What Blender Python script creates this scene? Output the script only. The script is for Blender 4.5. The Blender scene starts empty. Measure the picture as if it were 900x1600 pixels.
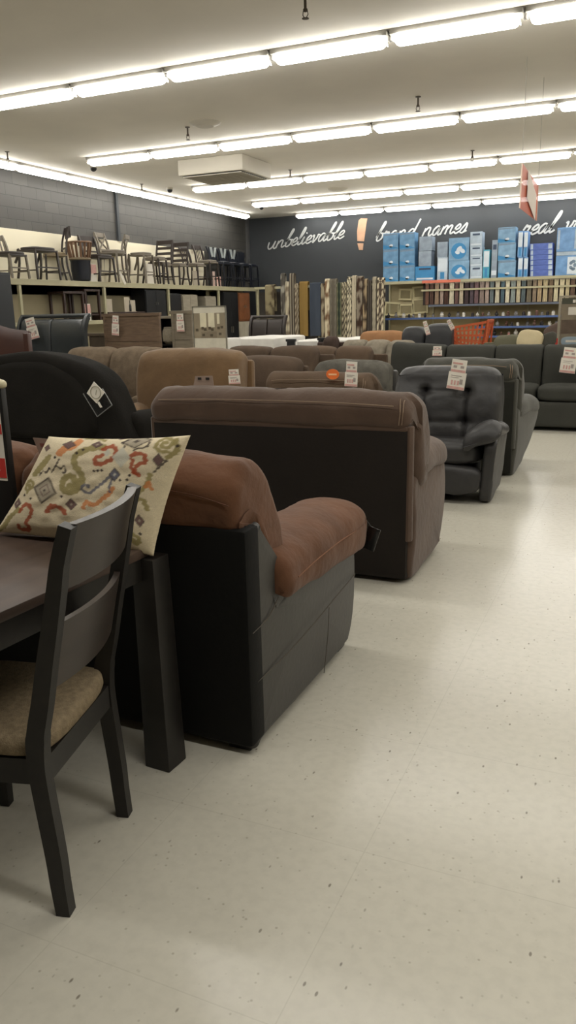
import bpy, bmesh, math, random
from mathutils import Vector, Matrix, noise
random.seed(7)
SC = bpy.context.scene
COL = SC.collection
PI = math.pi
# ------------------------------------------------------------------ camera
CF, CYAW, CPITCH, CROLL, CH = 1222.2, .4229, .2517, -.0232, 1.5
_F = Vector((-math.sin(CYAW)*math.cos(CPITCH), math.cos(CYAW)*math.cos(CPITCH), -math.sin(CPITCH)))
_R0 = Vector((math.cos(CYAW), math.sin(CYAW), 0))
_U0 = _R0.cross(_F)
_R = _R0*math.cos(CROLL) + _U0*math.sin(CROLL)
_U = -_R0*math.sin(CROLL) + _U0*math.cos(CROLL)
EYE = Vector((0, 0, CH))
def _ray(x, y): return _F + _R*((x-450)/CF) - _U*((y-800)/CF)
def at(x, y, Y):
    d = _ray(x, y); return EYE + d*(Y/d.y)
def atx(x, y, X):
    d = _ray(x, y); return EYE + d*(X/d.x)
cam = bpy.data.cameras.new('camera'); co = bpy.data.objects.new('camera', cam); COL.objects.link(co)
M = Matrix((( _R.x, _U.x, -_F.x, 0), (_R.y, _U.y, -_F.y, 0), (_R.z, _U.z, -_F.z, CH), (0, 0, 0, 1)))
co.matrix_world = M
cam.sensor_fit = 'VERTICAL'; cam.sensor_height = 24; cam.lens = CF/1600*24
cam.clip_start = .05; cam.clip_end = 200
SC.camera = co
SC.view_settings.view_transform = 'Standard'
try: SC.view_settings.look = 'None'
except Exception: pass
SC.view_settings.gamma = 1; SC.view_settings.use_curve_mapping = False
SC.view_settings.exposure = 0.66

# ------------------------------------------------------------------ materials
def s2l(c):
    return tuple((v/255/12.92 if v/255 <= .04045 else ((v/255+.055)/1.055)**2.4) for v in c)
_mats = {}
def mat(name, rgb, rough=.7, var=.08, vscale=6., bump=.15, bscale=80., metal=0., spec=.5, sheen=0., emit=0., coat=0., alpha=1., rgb2=None, detail=3., stretch=None):
    """procedural principled material: noise mottling between two tones + noise bump"""
    if name in _mats: return _mats[name]
    m = bpy.data.materials.new(name); m.use_nodes = True; nt = m.node_tree; N = nt.nodes; L = nt.links
    b = N['Principled BSDF']
    c = s2l(rgb)
    tc = N.new('ShaderNodeTexCoord'); mp = N.new('ShaderNodeMapping'); L.new(tc.outputs['Object'], mp.inputs['Vector'])
    if stretch: mp.inputs['Scale'].default_value = stretch
    n1 = N.new('ShaderNodeTexNoise'); n1.inputs['Scale'].default_value = vscale; n1.inputs['Detail'].default_value = detail
    L.new(mp.outputs[0], n1.inputs['Vector'])
    mx = N.new('ShaderNodeMix'); mx.data_type = 'RGBA'
    a = tuple(max(0, v*(1-var)) for v in c); d = tuple(min(1, v*(1+var)) for v in c) if rgb2 is None else s2l(rgb2)
    cr = N.new('ShaderNodeMapRange'); cr.inputs['From Min'].default_value = .3; cr.inputs['From Max'].default_value = .7
    L.new(n1.outputs['Fac'], cr.inputs['Value']); L.new(cr.outputs[0], mx.inputs['Factor'])
    mx.inputs['A'].default_value = (*a, 1); mx.inputs['B'].default_value = (*d, 1)
    L.new(mx.outputs['Result'], b.inputs['Base Color'])
    b.inputs['Roughness'].default_value = rough; b.inputs['Metallic'].default_value = metal
    b.inputs['Specular IOR Level'].default_value = spec
    if sheen: b.inputs['Sheen Weight'].default_value = sheen
    if coat: b.inputs['Coat Weight'].default_value = coat; b.inputs['Coat Roughness'].default_value = .15
    if alpha < 1: b.inputs['Alpha'].default_value = alpha
    if emit:
        b.inputs['Emission Color'].default_value = (1, .98, .925, 1); b.inputs['Emission Strength'].default_value = emit
    if bump:
        n2 = N.new('ShaderNodeTexNoise'); n2.inputs['Scale'].default_value = bscale; n2.inputs['Detail'].default_value = 4
        L.new(mp.outputs[0], n2.inputs['Vector'])
        bp = N.new('ShaderNodeBump'); bp.inputs['Strength'].default_value = bump; bp.inputs['Distance'].default_value = .01
        L.new(n2.outputs['Fac'], bp.inputs['Height']); L.new(bp.outputs[0], b.inputs['Normal'])
    _mats[name] = m
    return m
def matcol(name, rough=.85, bump=.3, bscale=300., spec=.3):
    """material whose colour is the dyed pattern stored on the mesh (attribute 'dye')"""
    if name in _mats: return _mats[name]
    m = bpy.data.materials.new(name); m.use_nodes = True; nt = m.node_tree; N = nt.nodes; L = nt.links
    b = N['Principled BSDF']; at_ = N.new('ShaderNodeAttribute'); at_.attribute_name = 'dye'
    L.new(at_.outputs['Color'], b.inputs['Base Color']); b.inputs['Roughness'].default_value = rough
    b.inputs['Specular IOR Level'].default_value = spec
    tc = N.new('ShaderNodeTexCoord')
    n2 = N.new('ShaderNodeTexNoise'); n2.inputs['Scale'].default_value = bscale
    L.new(tc.outputs['Object'], n2.inputs['Vector'])
    bp = N.new('ShaderNodeBump'); bp.inputs['Strength'].default_value = bump; bp.inputs['Distance'].default_value = .004
    L.new(n2.outputs['Fac'], bp.inputs['Height']); L.new(bp.outputs[0], b.inputs['Normal'])
    _mats[name] = m; return m

# ------------------------------------------------------------------ mesh helpers
def tag(o, label=None, cat=None, group=None, kind=None):
    if label: o['label'] = label
    if cat: o['category'] = cat
    if group: o['group'] = group
    if kind: o['kind'] = kind
    return o
def thing(name, label, cat, loc=(0, 0, 0), rz=0., group=None):
    o = bpy.data.objects.new(name, None); COL.objects.link(o); o.empty_display_size = .1
    o.location = loc; o.rotation_euler = (0, 0, rz)
    return tag(o, label, cat, group)
def fin(name, bm, m, parent=None, smooth=True, loc=None, rz=None, angle=35):
    bmesh.ops.recalc_face_normals(bm, faces=bm.faces)
    me = bpy.data.meshes.new(name); bm.to_mesh(me); bm.free()
    if isinstance(m, (list, tuple)):
        for q in m: me.materials.append(q)
    else: me.materials.append(m)
    if smooth:
        me.polygons.foreach_set('use_smooth', [True]*len(me.polygons))
        me.set_sharp_from_angle(angle=math.radians(angle))
    o = bpy.data.objects.new(name, me); COL.objects.link(o)
    if parent is not None: o.parent = parent
    if loc is not None: o.location = loc
    if rz is not None: o.rotation_euler = (0, 0, rz)
    return o
def copy_tree(o, parent=None):
    c = o.copy(); COL.objects.link(c)
    if parent is not None: c.parent = parent
    for ch in list(o.children): copy_tree(ch, c)
    return c
def NB(): return bmesh.new()
def box(bm, x0, x1, y0, y1, z0, z1, bev=0., mi=0, seg=2):
    g = bmesh.ops.create_cube(bm, size=1.)
    for v in g['verts']:
        v.co = Vector((x0+(v.co.x+.5)*(x1-x0), y0+(v.co.y+.5)*(y1-y0), z0+(v.co.z+.5)*(z1-z0)))
    fs = list({f for v in g['verts'] for f in v.link_faces})
    for f in fs: f.material_index = mi
    if bev:
        es = list({e for v in g['verts'] for e in v.link_edges})
        bmesh.ops.bevel(bm, geom=es, offset=bev, segments=seg, affect='EDGES', profile=.5)
    return bm
def beam(bm, p, q, w, d, up=(0, 0, 1), bev=0., w2=None, d2=None):
    """straight bar of rectangular section from p to q; w across, d along 'up'"""
    p = Vector(p); q = Vector(q); t = (q-p).normalized(); u = Vector(up)
    if abs(t.dot(u)) > .95: u = Vector((0, 1, 0))
    s = t.cross(u).normalized(); u = s.cross(t).normalized()
    w2 = w if w2 is None else w2; d2 = d if d2 is None else d2
    vs = []
    for c, ww, dd in ((p, w, d), (q, w2, d2)):
        for a, b in ((-1, -1), (1, -1), (1, 1), (-1, 1)):
            vs.append(bm.verts.new(c + s*a*ww/2 + u*b*dd/2))
    fs = [bm.faces.new((vs[0], vs[1], vs[2], vs[3])), bm.faces.new((vs[4], vs[5], vs[6], vs[7]))]
    for i in range(4): fs.append(bm.faces.new((vs[i], vs[(i+1) % 4], vs[4+(i+1) % 4], vs[4+i])))
    if bev:
        es = list({e for v in vs for e in v.link_edges})
        bmesh.ops.bevel(bm, geom=es, offset=bev, segments=2, affect='EDGES', profile=.5)
    return bm
def sweep(bm, pts, sec, up=(0, 0, 1), closed_ends=True):
    """sweep a 2D section [(s,u)..] along pts; up fixes orientation"""
    pts = [Vector(p) for p in pts]; rings = []
    for i, p in enumerate(pts):
        t = (pts[min(i+1, len(pts)-1)] - pts[max(i-1, 0)]).normalized()
        u = Vector(up)
        s = t.cross(u)
        if s.length < 1e-4: s = Vector((1, 0, 0))
        s.normalize(); u = s.cross(t).normalized()
        sc = sec(i/(len(pts)-1)) if callable(sec) else sec
        rings.append([bm.verts.new(p + s*a + u*b) for a, b in sc])
    n = len(rings[0])
    for A, B in zip(rings, rings[1:]):
        for j in range(n): bm.faces.new((A[j], A[(j+1) % n], B[(j+1) % n], B[j]))
    if closed_ends:
        bm.faces.new(rings[0]); bm.faces.new(list(reversed(rings[-1])))
    return bm
def circ(r, n=8, ry=None): return [(r*math.cos(2*PI*i/n), (ry or r)*math.sin(2*PI*i/n)) for i in range(n)]
def rect(w, d): return [(-w/2, -d/2), (w/2, -d/2), (w/2, d/2), (-w/2, d/2)]
def tube(bm, pts, r, n=8): return sweep(bm, pts, circ(r, n), up=(.13, .21, .97))
def lathe(bm, prof, n=16, c=(0, 0, 0)):
    rings = []
    for r, z in prof: rings.append([bm.verts.new((c[0]+r*math.cos(2*PI*i/n), c[1]+r*math.sin(2*PI*i/n), c[2]+z)) for i in range(n)])
    for A, B in zip(rings, rings[1:]):
        for j in range(n): bm.faces.new((A[j], A[(j+1) % n], B[(j+1) % n], B[j]))
    bm.faces.new(rings[0]); bm.faces.new(list(reversed(rings[-1])))
    return bm
def cat(pts, n=5, closed=True):
    out = []; N_ = len(pts)
    rng = range(N_) if closed else range(N_-1)
    for i in rng:
        if closed: p0, p1, p2, p3 = (pts[(i+k-1) % N_] for k in range(4))
        else: p0, p1, p2, p3 = (pts[min(max(i+k-1, 0), N_-1)] for k in range(4))
        for k in range(n):
            t = k/n
            out.append(tuple(.5*((2*b)+(-a+c)*t+(2*a-5*b+4*c-d)*t*t+(-a+3*b-3*c+d)*t**3) for a, b, c, d in zip(p0, p1, p2, p3)))
    if not closed: out.append(tuple(pts[-1]))
    return out
def loft(bm, prof, axis, a0, a1, r, nseg=6, mid=10, fn=None):
    """rounded extrusion of a closed 2D profile along an axis, with pillowed ends"""
    n = len(prof)
    ar = sum(prof[i][0]*prof[(i+1) % n][1]-prof[(i+1) % n][0]*prof[i][1] for i in range(n))
    sg = 1 if ar > 0 else -1
    nr = []
    for i in range(n):
        dx = prof[(i+1) % n][0]-prof[i-1][0]; dy = prof[(i+1) % n][1]-prof[i-1][1]; l = math.hypot(dx, dy) or 1
        nr.append((sg*dy/l, -sg*dx/l))
    st = []
    for i in range(nseg+1):
        th = i/nseg*PI/2; st.append((a0+r-r*math.cos(th), r-r*math.sin(th)))
    for i in range(1, mid): st.append((a0+r+(a1-a0-2*r)*i/mid, 0))
    for i in range(nseg+1):
        th = PI/2-i/nseg*PI/2; st.append((a1-r+r*math.cos(th), r-r*math.sin(th)))
    rings = []
    for a, ins in st:
        ring = []
        for (p0, p1), (n0, n1) in zip(prof, nr):
            q0, q1 = p0-n0*ins, p1-n1*ins
            v = Vector((a, q0, q1)) if axis == 'x' else (Vector((q0, a, q1)) if axis == 'y' else Vector((q0, q1, a)))
            if fn: v = fn(v)
            ring.append(bm.verts.new(v))
        rings.append(ring)
    for A, B in zip(rings, rings[1:]):
        for j in range(n): bm.faces.new((A[j], A[(j+1) % n], B[(j+1) % n], B[j]))
    for ring in (rings[0], rings[-1]):
        c = Vector((0, 0, 0))
        for v in ring: c += v.co
        cv = bm.verts.new(c/n)
        for j in range(n): bm.faces.new((ring[j], ring[(j+1) % n], cv))
    return bm
def wrinkle(bm, amp=.006, sc=4., seed=0., aniso=(1, 1, 1)):
    bmesh.ops.recalc_face_normals(bm, faces=bm.faces); bm.normal_update()
    for v in bm.verts:
        q = Vector((v.co.x*aniso[0], v.co.y*aniso[1], v.co.z*aniso[2]))*sc+Vector((seed, seed*1.7, 0))
        v.co += v.normal*(amp*noise.noise(q)+amp*.5*noise.noise(q*2.3))
    return bm
def cushion(bm, c, size, p=4., n=9, amp=.0, seed=0., R=None, fn=None):
    """rounded box with soft edges (p-norm), optional rotation matrix"""
    g = NB(); bmesh.ops.create_cube(g, size=2.); bmesh.ops.subdivide_edges(g, edges=g.edges[:], cuts=n, use_grid_fill=True)
    for v in g.verts:
        x, y, z = v.co; m = max(abs(x), abs(y), abs(z)); l = (abs(x)**p+abs(y)**p+abs(z)**p)**(1/p)
        v.co = Vector((x/l*m*size[0]/2, y/l*m*size[1]/2, z/l*m*size[2]/2))
    if amp: wrinkle(g, amp, 5., seed)
    for v in g.verts:
        q = v.co
        if fn: q = fn(q)
        if R: q = R @ q
        v.co = q+Vector(c)
    me = bpy.data.meshes.new('tmp'); g.to_mesh(me); g.free(); bm.from_mesh(me); bpy.data.meshes.remove(me)
    return bm
def pane(bm, pts, th, nrm):
    """thin solid card from 4 corner points, thickness th along nrm"""
    nrm = Vector(nrm).normalized()*th
    a = [bm.verts.new(Vector(p)) for p in pts]; b = [bm.verts.new(Vector(p)+nrm) for p in pts]
    bm.faces.new(a); bm.faces.new(list(reversed(b)))
    for i in range(len(a)): bm.faces.new((a[i], a[(i+1) % len(a)], b[(i+1) % len(a)], b[i]))
    return bm

# ------------------------------------------------------------------ palette
SUEDE = mat('brown_suede', (98, 66, 46), .85, .2, 5, .45, 24, sheen=.12, spec=.2, detail=5)
SUEDE2 = mat('cocoa_suede', (86, 69, 58), .9, .13, 4, .4, 22, sheen=.2, spec=.2, detail=5)
BLKVIN = mat('black_vinyl', (58, 56, 53), .48, .1, 3, .12, 40, spec=.45)
BLKBACK = mat('black_lining', (10, 10, 9), .7, .1, 3, .1, 60, spec=.2)
BLKSUEDE = mat('black_suede', (26, 24, 21), .95, .15, 4, .3, 60, spec=.15)
DKLEATH = mat('charcoal_leather', (48, 47, 47), .46, .12, 4, .35, 18, spec=.45)
GREYSU = mat('grey_green_suede', (66, 65, 58), .85, .12, 4, .25, 60, sheen=.2, spec=.25)
GREYBK = mat('grey_lining', (40, 40, 35), .85, .1, 4, .15, 60, spec=.2)
SECT = mat('charcoal_fabric', (60, 60, 55), .9, .1, 3, .3, 150, spec=.2)
TAN = mat('tan_suede', (114, 90, 64), .9, .14, 5, .4, 20, sheen=.2, spec=.2)
TAUPE = mat('taupe_chenille', (103, 92, 78), .95, .18, 14, .4, 120, spec=.15)
BROWNF = mat('dark_brown_suede', (84, 70, 58), .9, .15, 5, .25, 60, spec=.2)
QUILT = mat('light_taupe_plush', (128, 120, 106), .95, .2, 10, .35, 80, spec=.15)
GREYPL = mat('grey_plush', (92, 89, 82), .95, .25, 9, .35, 80, spec=.15)
ESPR = mat('espresso_wood', (27, 24, 21), .45, .22, 4, .06, 60, spec=.45, stretch=(1, 6, 6))
ESPTOP = mat('espresso_top', (74, 60, 52), .45, .22, 3, .05, 50, spec=.5, stretch=(8, 1, 1))
SEATF = mat('beige_seat_fabric', (124, 110, 88), .95, .2, 60, .5, 250, spec=.15)
GREYFR = mat('metal_beige', (168, 162, 132), .55, .05, 3, .05, 40)
WHITE = mat('white_card', (224, 218, 206), .7, .04, 4, .02, 40)
REDC = mat('red_print', (196, 52, 44), .7, .06, 4, .02, 40)
PINKC = mat('faded_red_print', (204, 160, 152), .7, .1, 30, .02, 40)
INK = mat('black_print', (44, 40, 38), .7, .06, 4, .02, 40)
BLACKP = mat('black_plastic', (22, 22, 22), .4, .06, 4, .02, 40)
ORANGE = mat('orange_plastic', (188, 90, 48), .5, .08, 4, .05, 40)
MATTR = mat('white_mattress', (205, 202, 196), .9, .06, 5, .3, 30)
STITCH = mat('stitch_thread', (76, 70, 62), .8, .05, 8, .1, 80)

# ------------------------------------------------------------------ the setting
CEIL = 4.03; LX = -10.5; BY = 21.0
def floor_mat():
    m = bpy.data.materials.new('vinyl_tile_floor'); m.use_nodes = True; nt = m.node_tree; N = nt.nodes; L = nt.links; b = N['Principled BSDF']
    tc = N.new('ShaderNodeTexCoord'); base = s2l((196, 192, 179))
    def mixc(fac, A, B):
        mx = N.new('ShaderNodeMix'); mx.data_type = 'RGBA'; L.new(fac, mx.inputs['Factor'])
        for s_, v in (('A', A), ('B', B)):
            if isinstance(v, tuple): mx.inputs[s_].default_value = (*v, 1)
            else: L.new(v, mx.inputs[s_])
        return mx.outputs['Result']
    def rng(sock, a, b_, c=0., d=1.):
        r = N.new('ShaderNodeMapRange'); r.inputs['From Min'].default_value = a; r.inputs['From Max'].default_value = b_
        r.inputs['To Min'].default_value = c; r.inputs['To Max'].default_value = d; L.new(sock, r.inputs['Value']); return r.outputs[0]
    def noi(sc, det=3, mp=None):
        n = N.new('ShaderNodeTexNoise'); n.inputs['Scale'].default_value = sc; n.inputs['Detail'].default_value = det
        if mp is None: L.new(tc.outputs['Object'], n.inputs['Vector'])
        else:
            q = N.new('ShaderNodeMapping'); q.inputs['Rotation'].default_value = (0, 0, mp[1]); q.inputs['Scale'].default_value = mp[0]
            L.new(tc.outputs['Object'], q.inputs['Vector']); L.new(q.outputs[0], n.inputs['Vector'])
        return n.outputs['Fac']
    col = mixc(rng(noi(1.2, 1), .1, .9), tuple(v*.95 for v in base), tuple(v*1.04 for v in base))
    col = mixc(rng(noi(30, 5), .4, .8, 0, .45), col, tuple(v*.78 for v in base))
    # chips: short dark flecks
    vo = N.new('ShaderNodeTexVoronoi'); vo.inputs['Scale'].default_value = 15; vo.inputs['Randomness'].default_value = 1
    wq = N.new('ShaderNodeMapping'); wq.inputs['Scale'].default_value = (1.7, .8, 1); wq.inputs['Rotation'].default_value = (0, 0, .5)
    L.new(tc.outputs['Object'], wq.inputs['Vector']); L.new(wq.outputs[0], vo.inputs['Vector'])
    sp = rng(vo.outputs['Distance'], .06, .11, 1, 0)
    sepc = N.new('ShaderNodeSeparateColor'); L.new(vo.outputs['Color'], sepc.inputs[0])
    gate = rng(sepc.outputs[0], .55, .75, 0, .75)
    mu = N.new('ShaderNodeMath'); mu.operation = 'MULTIPLY'; L.new(sp, mu.inputs[0]); L.new(gate, mu.inputs[1])
    col = mixc(mu.outputs[0], col, s2l((98, 90, 78)))
    v2 = N.new('ShaderNodeTexVoronoi'); v2.inputs['Scale'].default_value = 42; L.new(tc.outputs['Object'], v2.inputs['Vector'])
    sp2 = rng(v2.outputs['Distance'], .08, .2, 1, 0); sc2 = N.new('ShaderNodeSeparateColor'); L.new(v2.outputs['Color'], sc2.inputs[0])
    g2 = rng(sc2.outputs[1], .55, .8, 0, .5); m2 = N.new('ShaderNodeMath'); m2.operation = 'MULTIPLY'; L.new(sp2, m2.inputs[0]); L.new(g2, m2.inputs[1])
    col = mixc(m2.outputs[0], col, s2l((128, 120, 104)))
    # tile joints 12 inch
    br = N.new('ShaderNodeTexBrick'); br.offset = 0; br.inputs['Scale'].default_value = 1; br.inputs['Mortar Size'].default_value = .0018
    br.inputs['Brick Width'].default_value = .61; br.inputs['Row Height'].default_value = .61; br.inputs['Mortar Smooth'].default_value = .2
    L.new(tc.outputs['Object'], br.inputs['Vector'])
    jf = rng(br.outputs['Fac'], 0, 1, 0, .14)
    col = mixc(jf, col, s2l((120, 112, 98)))
    L.new(col, b.inputs['Base Color'])
    b.inputs['Roughness'].default_value = .24
    b.inputs['Specular IOR Level'].default_value = .42
    return m
def block_mat(name, c1, c2, joint):
    m = bpy.data.materials.new(name); m.use_nodes = True; nt = m.node_tree; N = nt.nodes; L = nt.links; b = N['Principled BSDF']
    tc = N.new('ShaderNodeTexCoord'); sx = N.new('ShaderNodeSeparateXYZ'); L.new(tc.outputs['Object'], sx.inputs[0])
    cx = N.new('ShaderNodeCombineXYZ'); ad = N.new('ShaderNodeMath'); ad.operation = 'ADD'
    L.new(sx.outputs[0], ad.inputs[0]); L.new(sx.outputs[1], ad.inputs[1]); L.new(ad.outputs[0], cx.inputs[0]); L.new(sx.outputs[2], cx.inputs[1])
    br = N.new('ShaderNodeTexBrick'); br.inputs['Scale'].default_value = 1; br.inputs['Brick Width'].default_value = .4; br.inputs['Row Height'].default_value = .2
    br.inputs['Mortar Size'].default_value = .006; br.inputs['Mortar Smooth'].default_value = .5
    br.inputs['Color1'].default_value = (*s2l(c1), 1); br.inputs['Color2'].default_value = (*s2l(c2), 1); br.inputs['Mortar'].default_value = (*s2l(joint), 1)
    L.new(cx.outputs[0], br.inputs['Vector']); L.new(br.outputs['Color'], b.inputs['Base Color'])
    b.inputs['Roughness'].default_value = .6
    bp = N.new('ShaderNodeBump'); bp.inputs['Strength'].default_value = .4; bp.inputs['Distance'].default_value = .01; bp.invert = True
    L.new(br.outputs['Fac'], bp.inputs['Height']); L.new(bp.outputs[0], b.inputs['Normal'])
    return m
CEILM = mat('ceiling_board', (218, 213, 202), .9, .04, 1.2, .1, 20)
def struct(name, bm, m):
    return tag(fin(name, bm, m, smooth=False), kind='structure')
struct('floor', box(NB(), LX-.2, 9, -6, BY+.2, -.1, 0), floor_mat())
struct('ceiling', box(NB(), LX-.2, 9, -6, BY+.2, CEIL, CEIL+.1), CEILM)
WALLM = mat('charcoal_wall_paint', (50, 53, 56), .7, .06, 1.5, .1, 30)
struct('wall_back', box(NB(), LX-.2, 9, BY, BY+.2, 0, CEIL), WALLM)
struct('wall_left', box(NB(), LX-.2, LX, -6, BY, 0, CEIL), block_mat('charcoal_block', (72, 70, 66), (66, 64, 61), (46, 45, 43)))
struct('wall_right', box(NB(), 9, 9.2, -6, BY, 0, CEIL), mat('right_wall_paint', (170, 165, 150), .8, .04, 1, .05, 20))
struct('wall_front', box(NB(), LX-.2, 9, -6.2, -6, 0, CEIL), mat('front_wall_paint', (150, 145, 132), .8, .04, 1, .05, 20))
# cream panel fixed to the left wall above the shelving, and a narrow pilaster joint
struct('trim_1', box(NB(), LX, LX+.03, 6, 18.4, 1.9, 3.03), mat('cream_panel', (222, 214, 190), .7, .03, 1, .05, 20))
struct('trim_2', box(NB(), LX, LX+.05, 14.72, 14.8, 3.03, CEIL), WALLM)
struct('baseboard_back', box(NB(), LX, 9, BY-.015, BY, 0, .1), mat('black_rubber_base', (30, 30, 30), .6, .05, 1, .05, 20))
struct('baseboard_left', box(NB(), LX, LX+.015, -6, BY-.02, 0, .1), mat('black_rubber_base', (30, 30, 30)))
struct('trim_3', box(NB(), LX, LX+.06, 20.86, 20.98, 2.3, CEIL-.02), mat('grey_conduit', (80, 80, 80), .6))

# ------------------------------------------------------------------ ceiling lights
HOUS = mat('lamp_housing', (128, 125, 118), .5, .03, 3, .02, 30)
LAMP = mat('lamp_glow', (255, 250, 240), .5, .01, 1, 0, 1, emit=11.)
LZ = 3.966
def lamp_proto(name):
    h = NB(); box(h, -.605, .605, -.085, .085, LZ+.014, CEIL-.001, .006)
    box(h, -.615, -.598, -.035, .035, LZ-.02, LZ+.02, .004); box(h, .598, .615, -.035, .035, LZ-.02, LZ+.02, .004)
    t = thing(name, 'x', 'ceiling light')
    fin('housing', h, HOUS, t)
    d = NB(); prof = [(.1*math.cos(a), LZ+.012+.085*math.sin(a)) for a in [PI+i*PI/10 for i in range(11)]]
    loft(d, prof, 'x', -.568, .568, .05, 5, 6)
    fin('diffuser', d, LAMP, t)
    return t
ORD = ['first', 'second', 'third', 'fourth', 'fifth', 'sixth', 'seventh', 'eighth', 'ninth', 'tenth', 'eleventh', 'twelfth']
rows = [('nearest', -6.122-1.235, 7.98, 6), ('second nearest', -8.669, 11.509, 7), ('third nearest', -8.744, 15.032, 7), ('fourth', -8.769, 17.816, 7), ('farthest', -8.812, 20.53, 8)]
proto = None
for rn, x0, y0, n in rows:
    for k in range(n):
        L_ = lamp_proto('strip_light') if proto is None else copy_tree(proto)
        proto = proto or L_
        L_.location = (x0+1.235*(k+.5), y0, 0)
        L_['label'] = 'glowing white strip light, %s from the left in the %s row across the ceiling' % (ORD[k], rn)
        L_['group'] = 'strip lights across the ceiling'
for k in range(-1, 7):
    L_ = copy_tree(proto); L_.location = (-9.93, 11.209+1.235*(k+.5), 0); L_.rotation_euler = (0, 0, PI/2)
    L_['label'] = 'glowing white strip light, %s from the front in the row along the left wall' % ORD[k+1]
    L_['group'] = 'strip lights along the left wall'
def lamp_row(x0, x1, y, z=LZ-.03, along='x'):
    l = bpy.data.lights.new('lamp_row', 'AREA'); l.shape = 'RECTANGLE'; l.size = abs(x1-x0); l.size_y = .11
    l.energy = abs(x1-x0)*.11*LAMP_W; l.color = (1, .97, .905)
    o = bpy.data.objects.new('lamp_row', l); COL.objects.link(o)
    if along == 'x': o.location = ((x0+x1)/2, y, z)
    else: o.location = (y, (x0+x1)/2, z); o.rotation_euler = (0, 0, PI/2)
LAMP_W = 11.*PI*1.9
for y0, xa in ((7.98, .3), (11.51, .1), (15.03, .1), (17.8, .1), (20.53, 1.2)): lamp_row(xa, 8.4, y0)
for y0 in (4.5, 1.0): lamp_row(-7.5, 8.4, y0)
lamp_row(3, 9.8, -9.93, along='y')
w = bpy.data.worlds.new('world'); SC.world = w; w.use_nodes = True
w.node_tree.nodes['Background'].inputs[0].default_value = (.9, .85, .75, 1); w.node_tree.nodes['Background'].inputs[1].default_value = .05

# ceiling fittings
VENTM = mat('vent_metal', (186, 180, 166), .6, .03, 3, .03, 30); VDARK = mat('vent_dark', (60, 58, 54), .7)
v = thing('air_vent', 'boxy cream air diffuser hanging below the ceiling with a slatted grille', 'air vent', (-6.9, 13.0, 0))
b = NB(); box(b, -.62, .62, -.55, .55, 3.78, CEIL-.002, .01); fin('duct_box', b, VENTM, v)
b = NB(); box(b, -.56, .56, -.5, .5, 3.765, 3.78)
fin('grille_backing', b, VDARK, v, False)
b = NB()
for i in range(14): beam(b, (-.56, -.48+i*.074, 3.76), (.56, -.48+i*.074, 3.76), .03, .012)
fin('grille_slats', b, VENTM, v, False)
v = thing('round_diffuser', 'shallow round ceiling plate beside the sprinkler above the second row', 'ceiling vent', (-5.75, 10.3, 0))
b = NB(); lathe(b, [(.02, CEIL-.05), (.12, CEIL-.05), (.14, CEIL-.035), (.2, CEIL-.02), (.22, CEIL-.001)], 24); fin('plate', b, VENTM, v)
v = thing('round_diffuser', 'shallow round ceiling plate above the farthest strip lights', 'ceiling vent', (-6.3, 17.0, 0))
b = NB(); lathe(b, [(.02, CEIL-.05), (.12, CEIL-.05), (.14, CEIL-.035), (.2, CEIL-.02), (.22, CEIL-.001)], 24); fin('plate', b, VENTM, v)
SPR = mat('sprinkler_metal', (84, 76, 66), .5, .05, 3, .02, 30, metal=.4)
for (x, y, wh) in [(-6.09, 10.4, 'left of the second row of lights'), (-2.79, 10.41, 'near the middle of the second row of lights'), (-2.8, 6.81, 'nearest the viewer at the top edge'),
               (-9.41, 10.44, 'over the left wall lights near the front'), (-9.46, 14.23, 'over the left wall lights farther back'), (-2.87, 14.24, 'above the third row of lights, right half'), (-6.24, 14.32, 'above the third row of lights, left half')]:
    t = thing('fire_sprinkler', 'small dark ceiling sprinkler head, %s' % wh, 'sprinkler', (x, y, 0), 0, 'ceiling sprinklers')
    b = NB(); lathe(b, [(.035, CEIL-.001), (.035, CEIL-.01), (.012, CEIL-.012), (.012, CEIL-.09), (.02, CEIL-.1), (.02, CEIL-.115), (.008, CEIL-.12)], 10); fin('pipe', b, SPR, t)
    b = NB(); tube(b, [(-.018, 0, CEIL-.11), (-.024, 0, CEIL-.14), (-.006, 0, CEIL-.165)], .004, 6); tube(b, [(.018, 0, CEIL-.11), (.024, 0, CEIL-.14), (.006, 0, CEIL-.165)], .004, 6); fin('frame', b, SPR, t)
    b = NB(); lathe(b, [(.005, CEIL-.16), (.03, CEIL-.166), (.03, CEIL-.17), (.005, CEIL-.172)], 12); fin('deflector', b, SPR, t)
for (x, y, wh) in [(-9.04, 12.13, 'nearer the viewer'), (-9.26, 14.96, 'farther back'), (-8.9, 18.6, 'close to the corner of the dark walls')]:
    t = thing('dome_camera', 'dark security dome by the left wall lights, %s' % wh, 'security camera', (x, y, 0), 0, 'security domes')
    b = NB(); lathe(b, [(.07, CEIL-.001), (.07, CEIL-.03), (.06, CEIL-.035)], 16); fin('mount', b, VENTM, t)
    b = NB(); lathe(b, [(.06, CEIL-.036)]+[(.06*math.cos(a), CEIL-.036-.06*math.sin(a)) for a in (.3, .6, .9, 1.2, 1.45)], 16); fin('dome', b, BLACKP, t)

# ------------------------------------------------------------------ shared furniture bits
def S(prof, n=5): return cat(prof, n)
def side_mesh(bm, prof, x0, x1, r=.02, sm=4):
    return loft(bm, S(prof, sm), 'x', x0, x1, r, 4, 3)
def stitch(bm, pts, r=.0022): return tube(bm, pts, r, 5)

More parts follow.
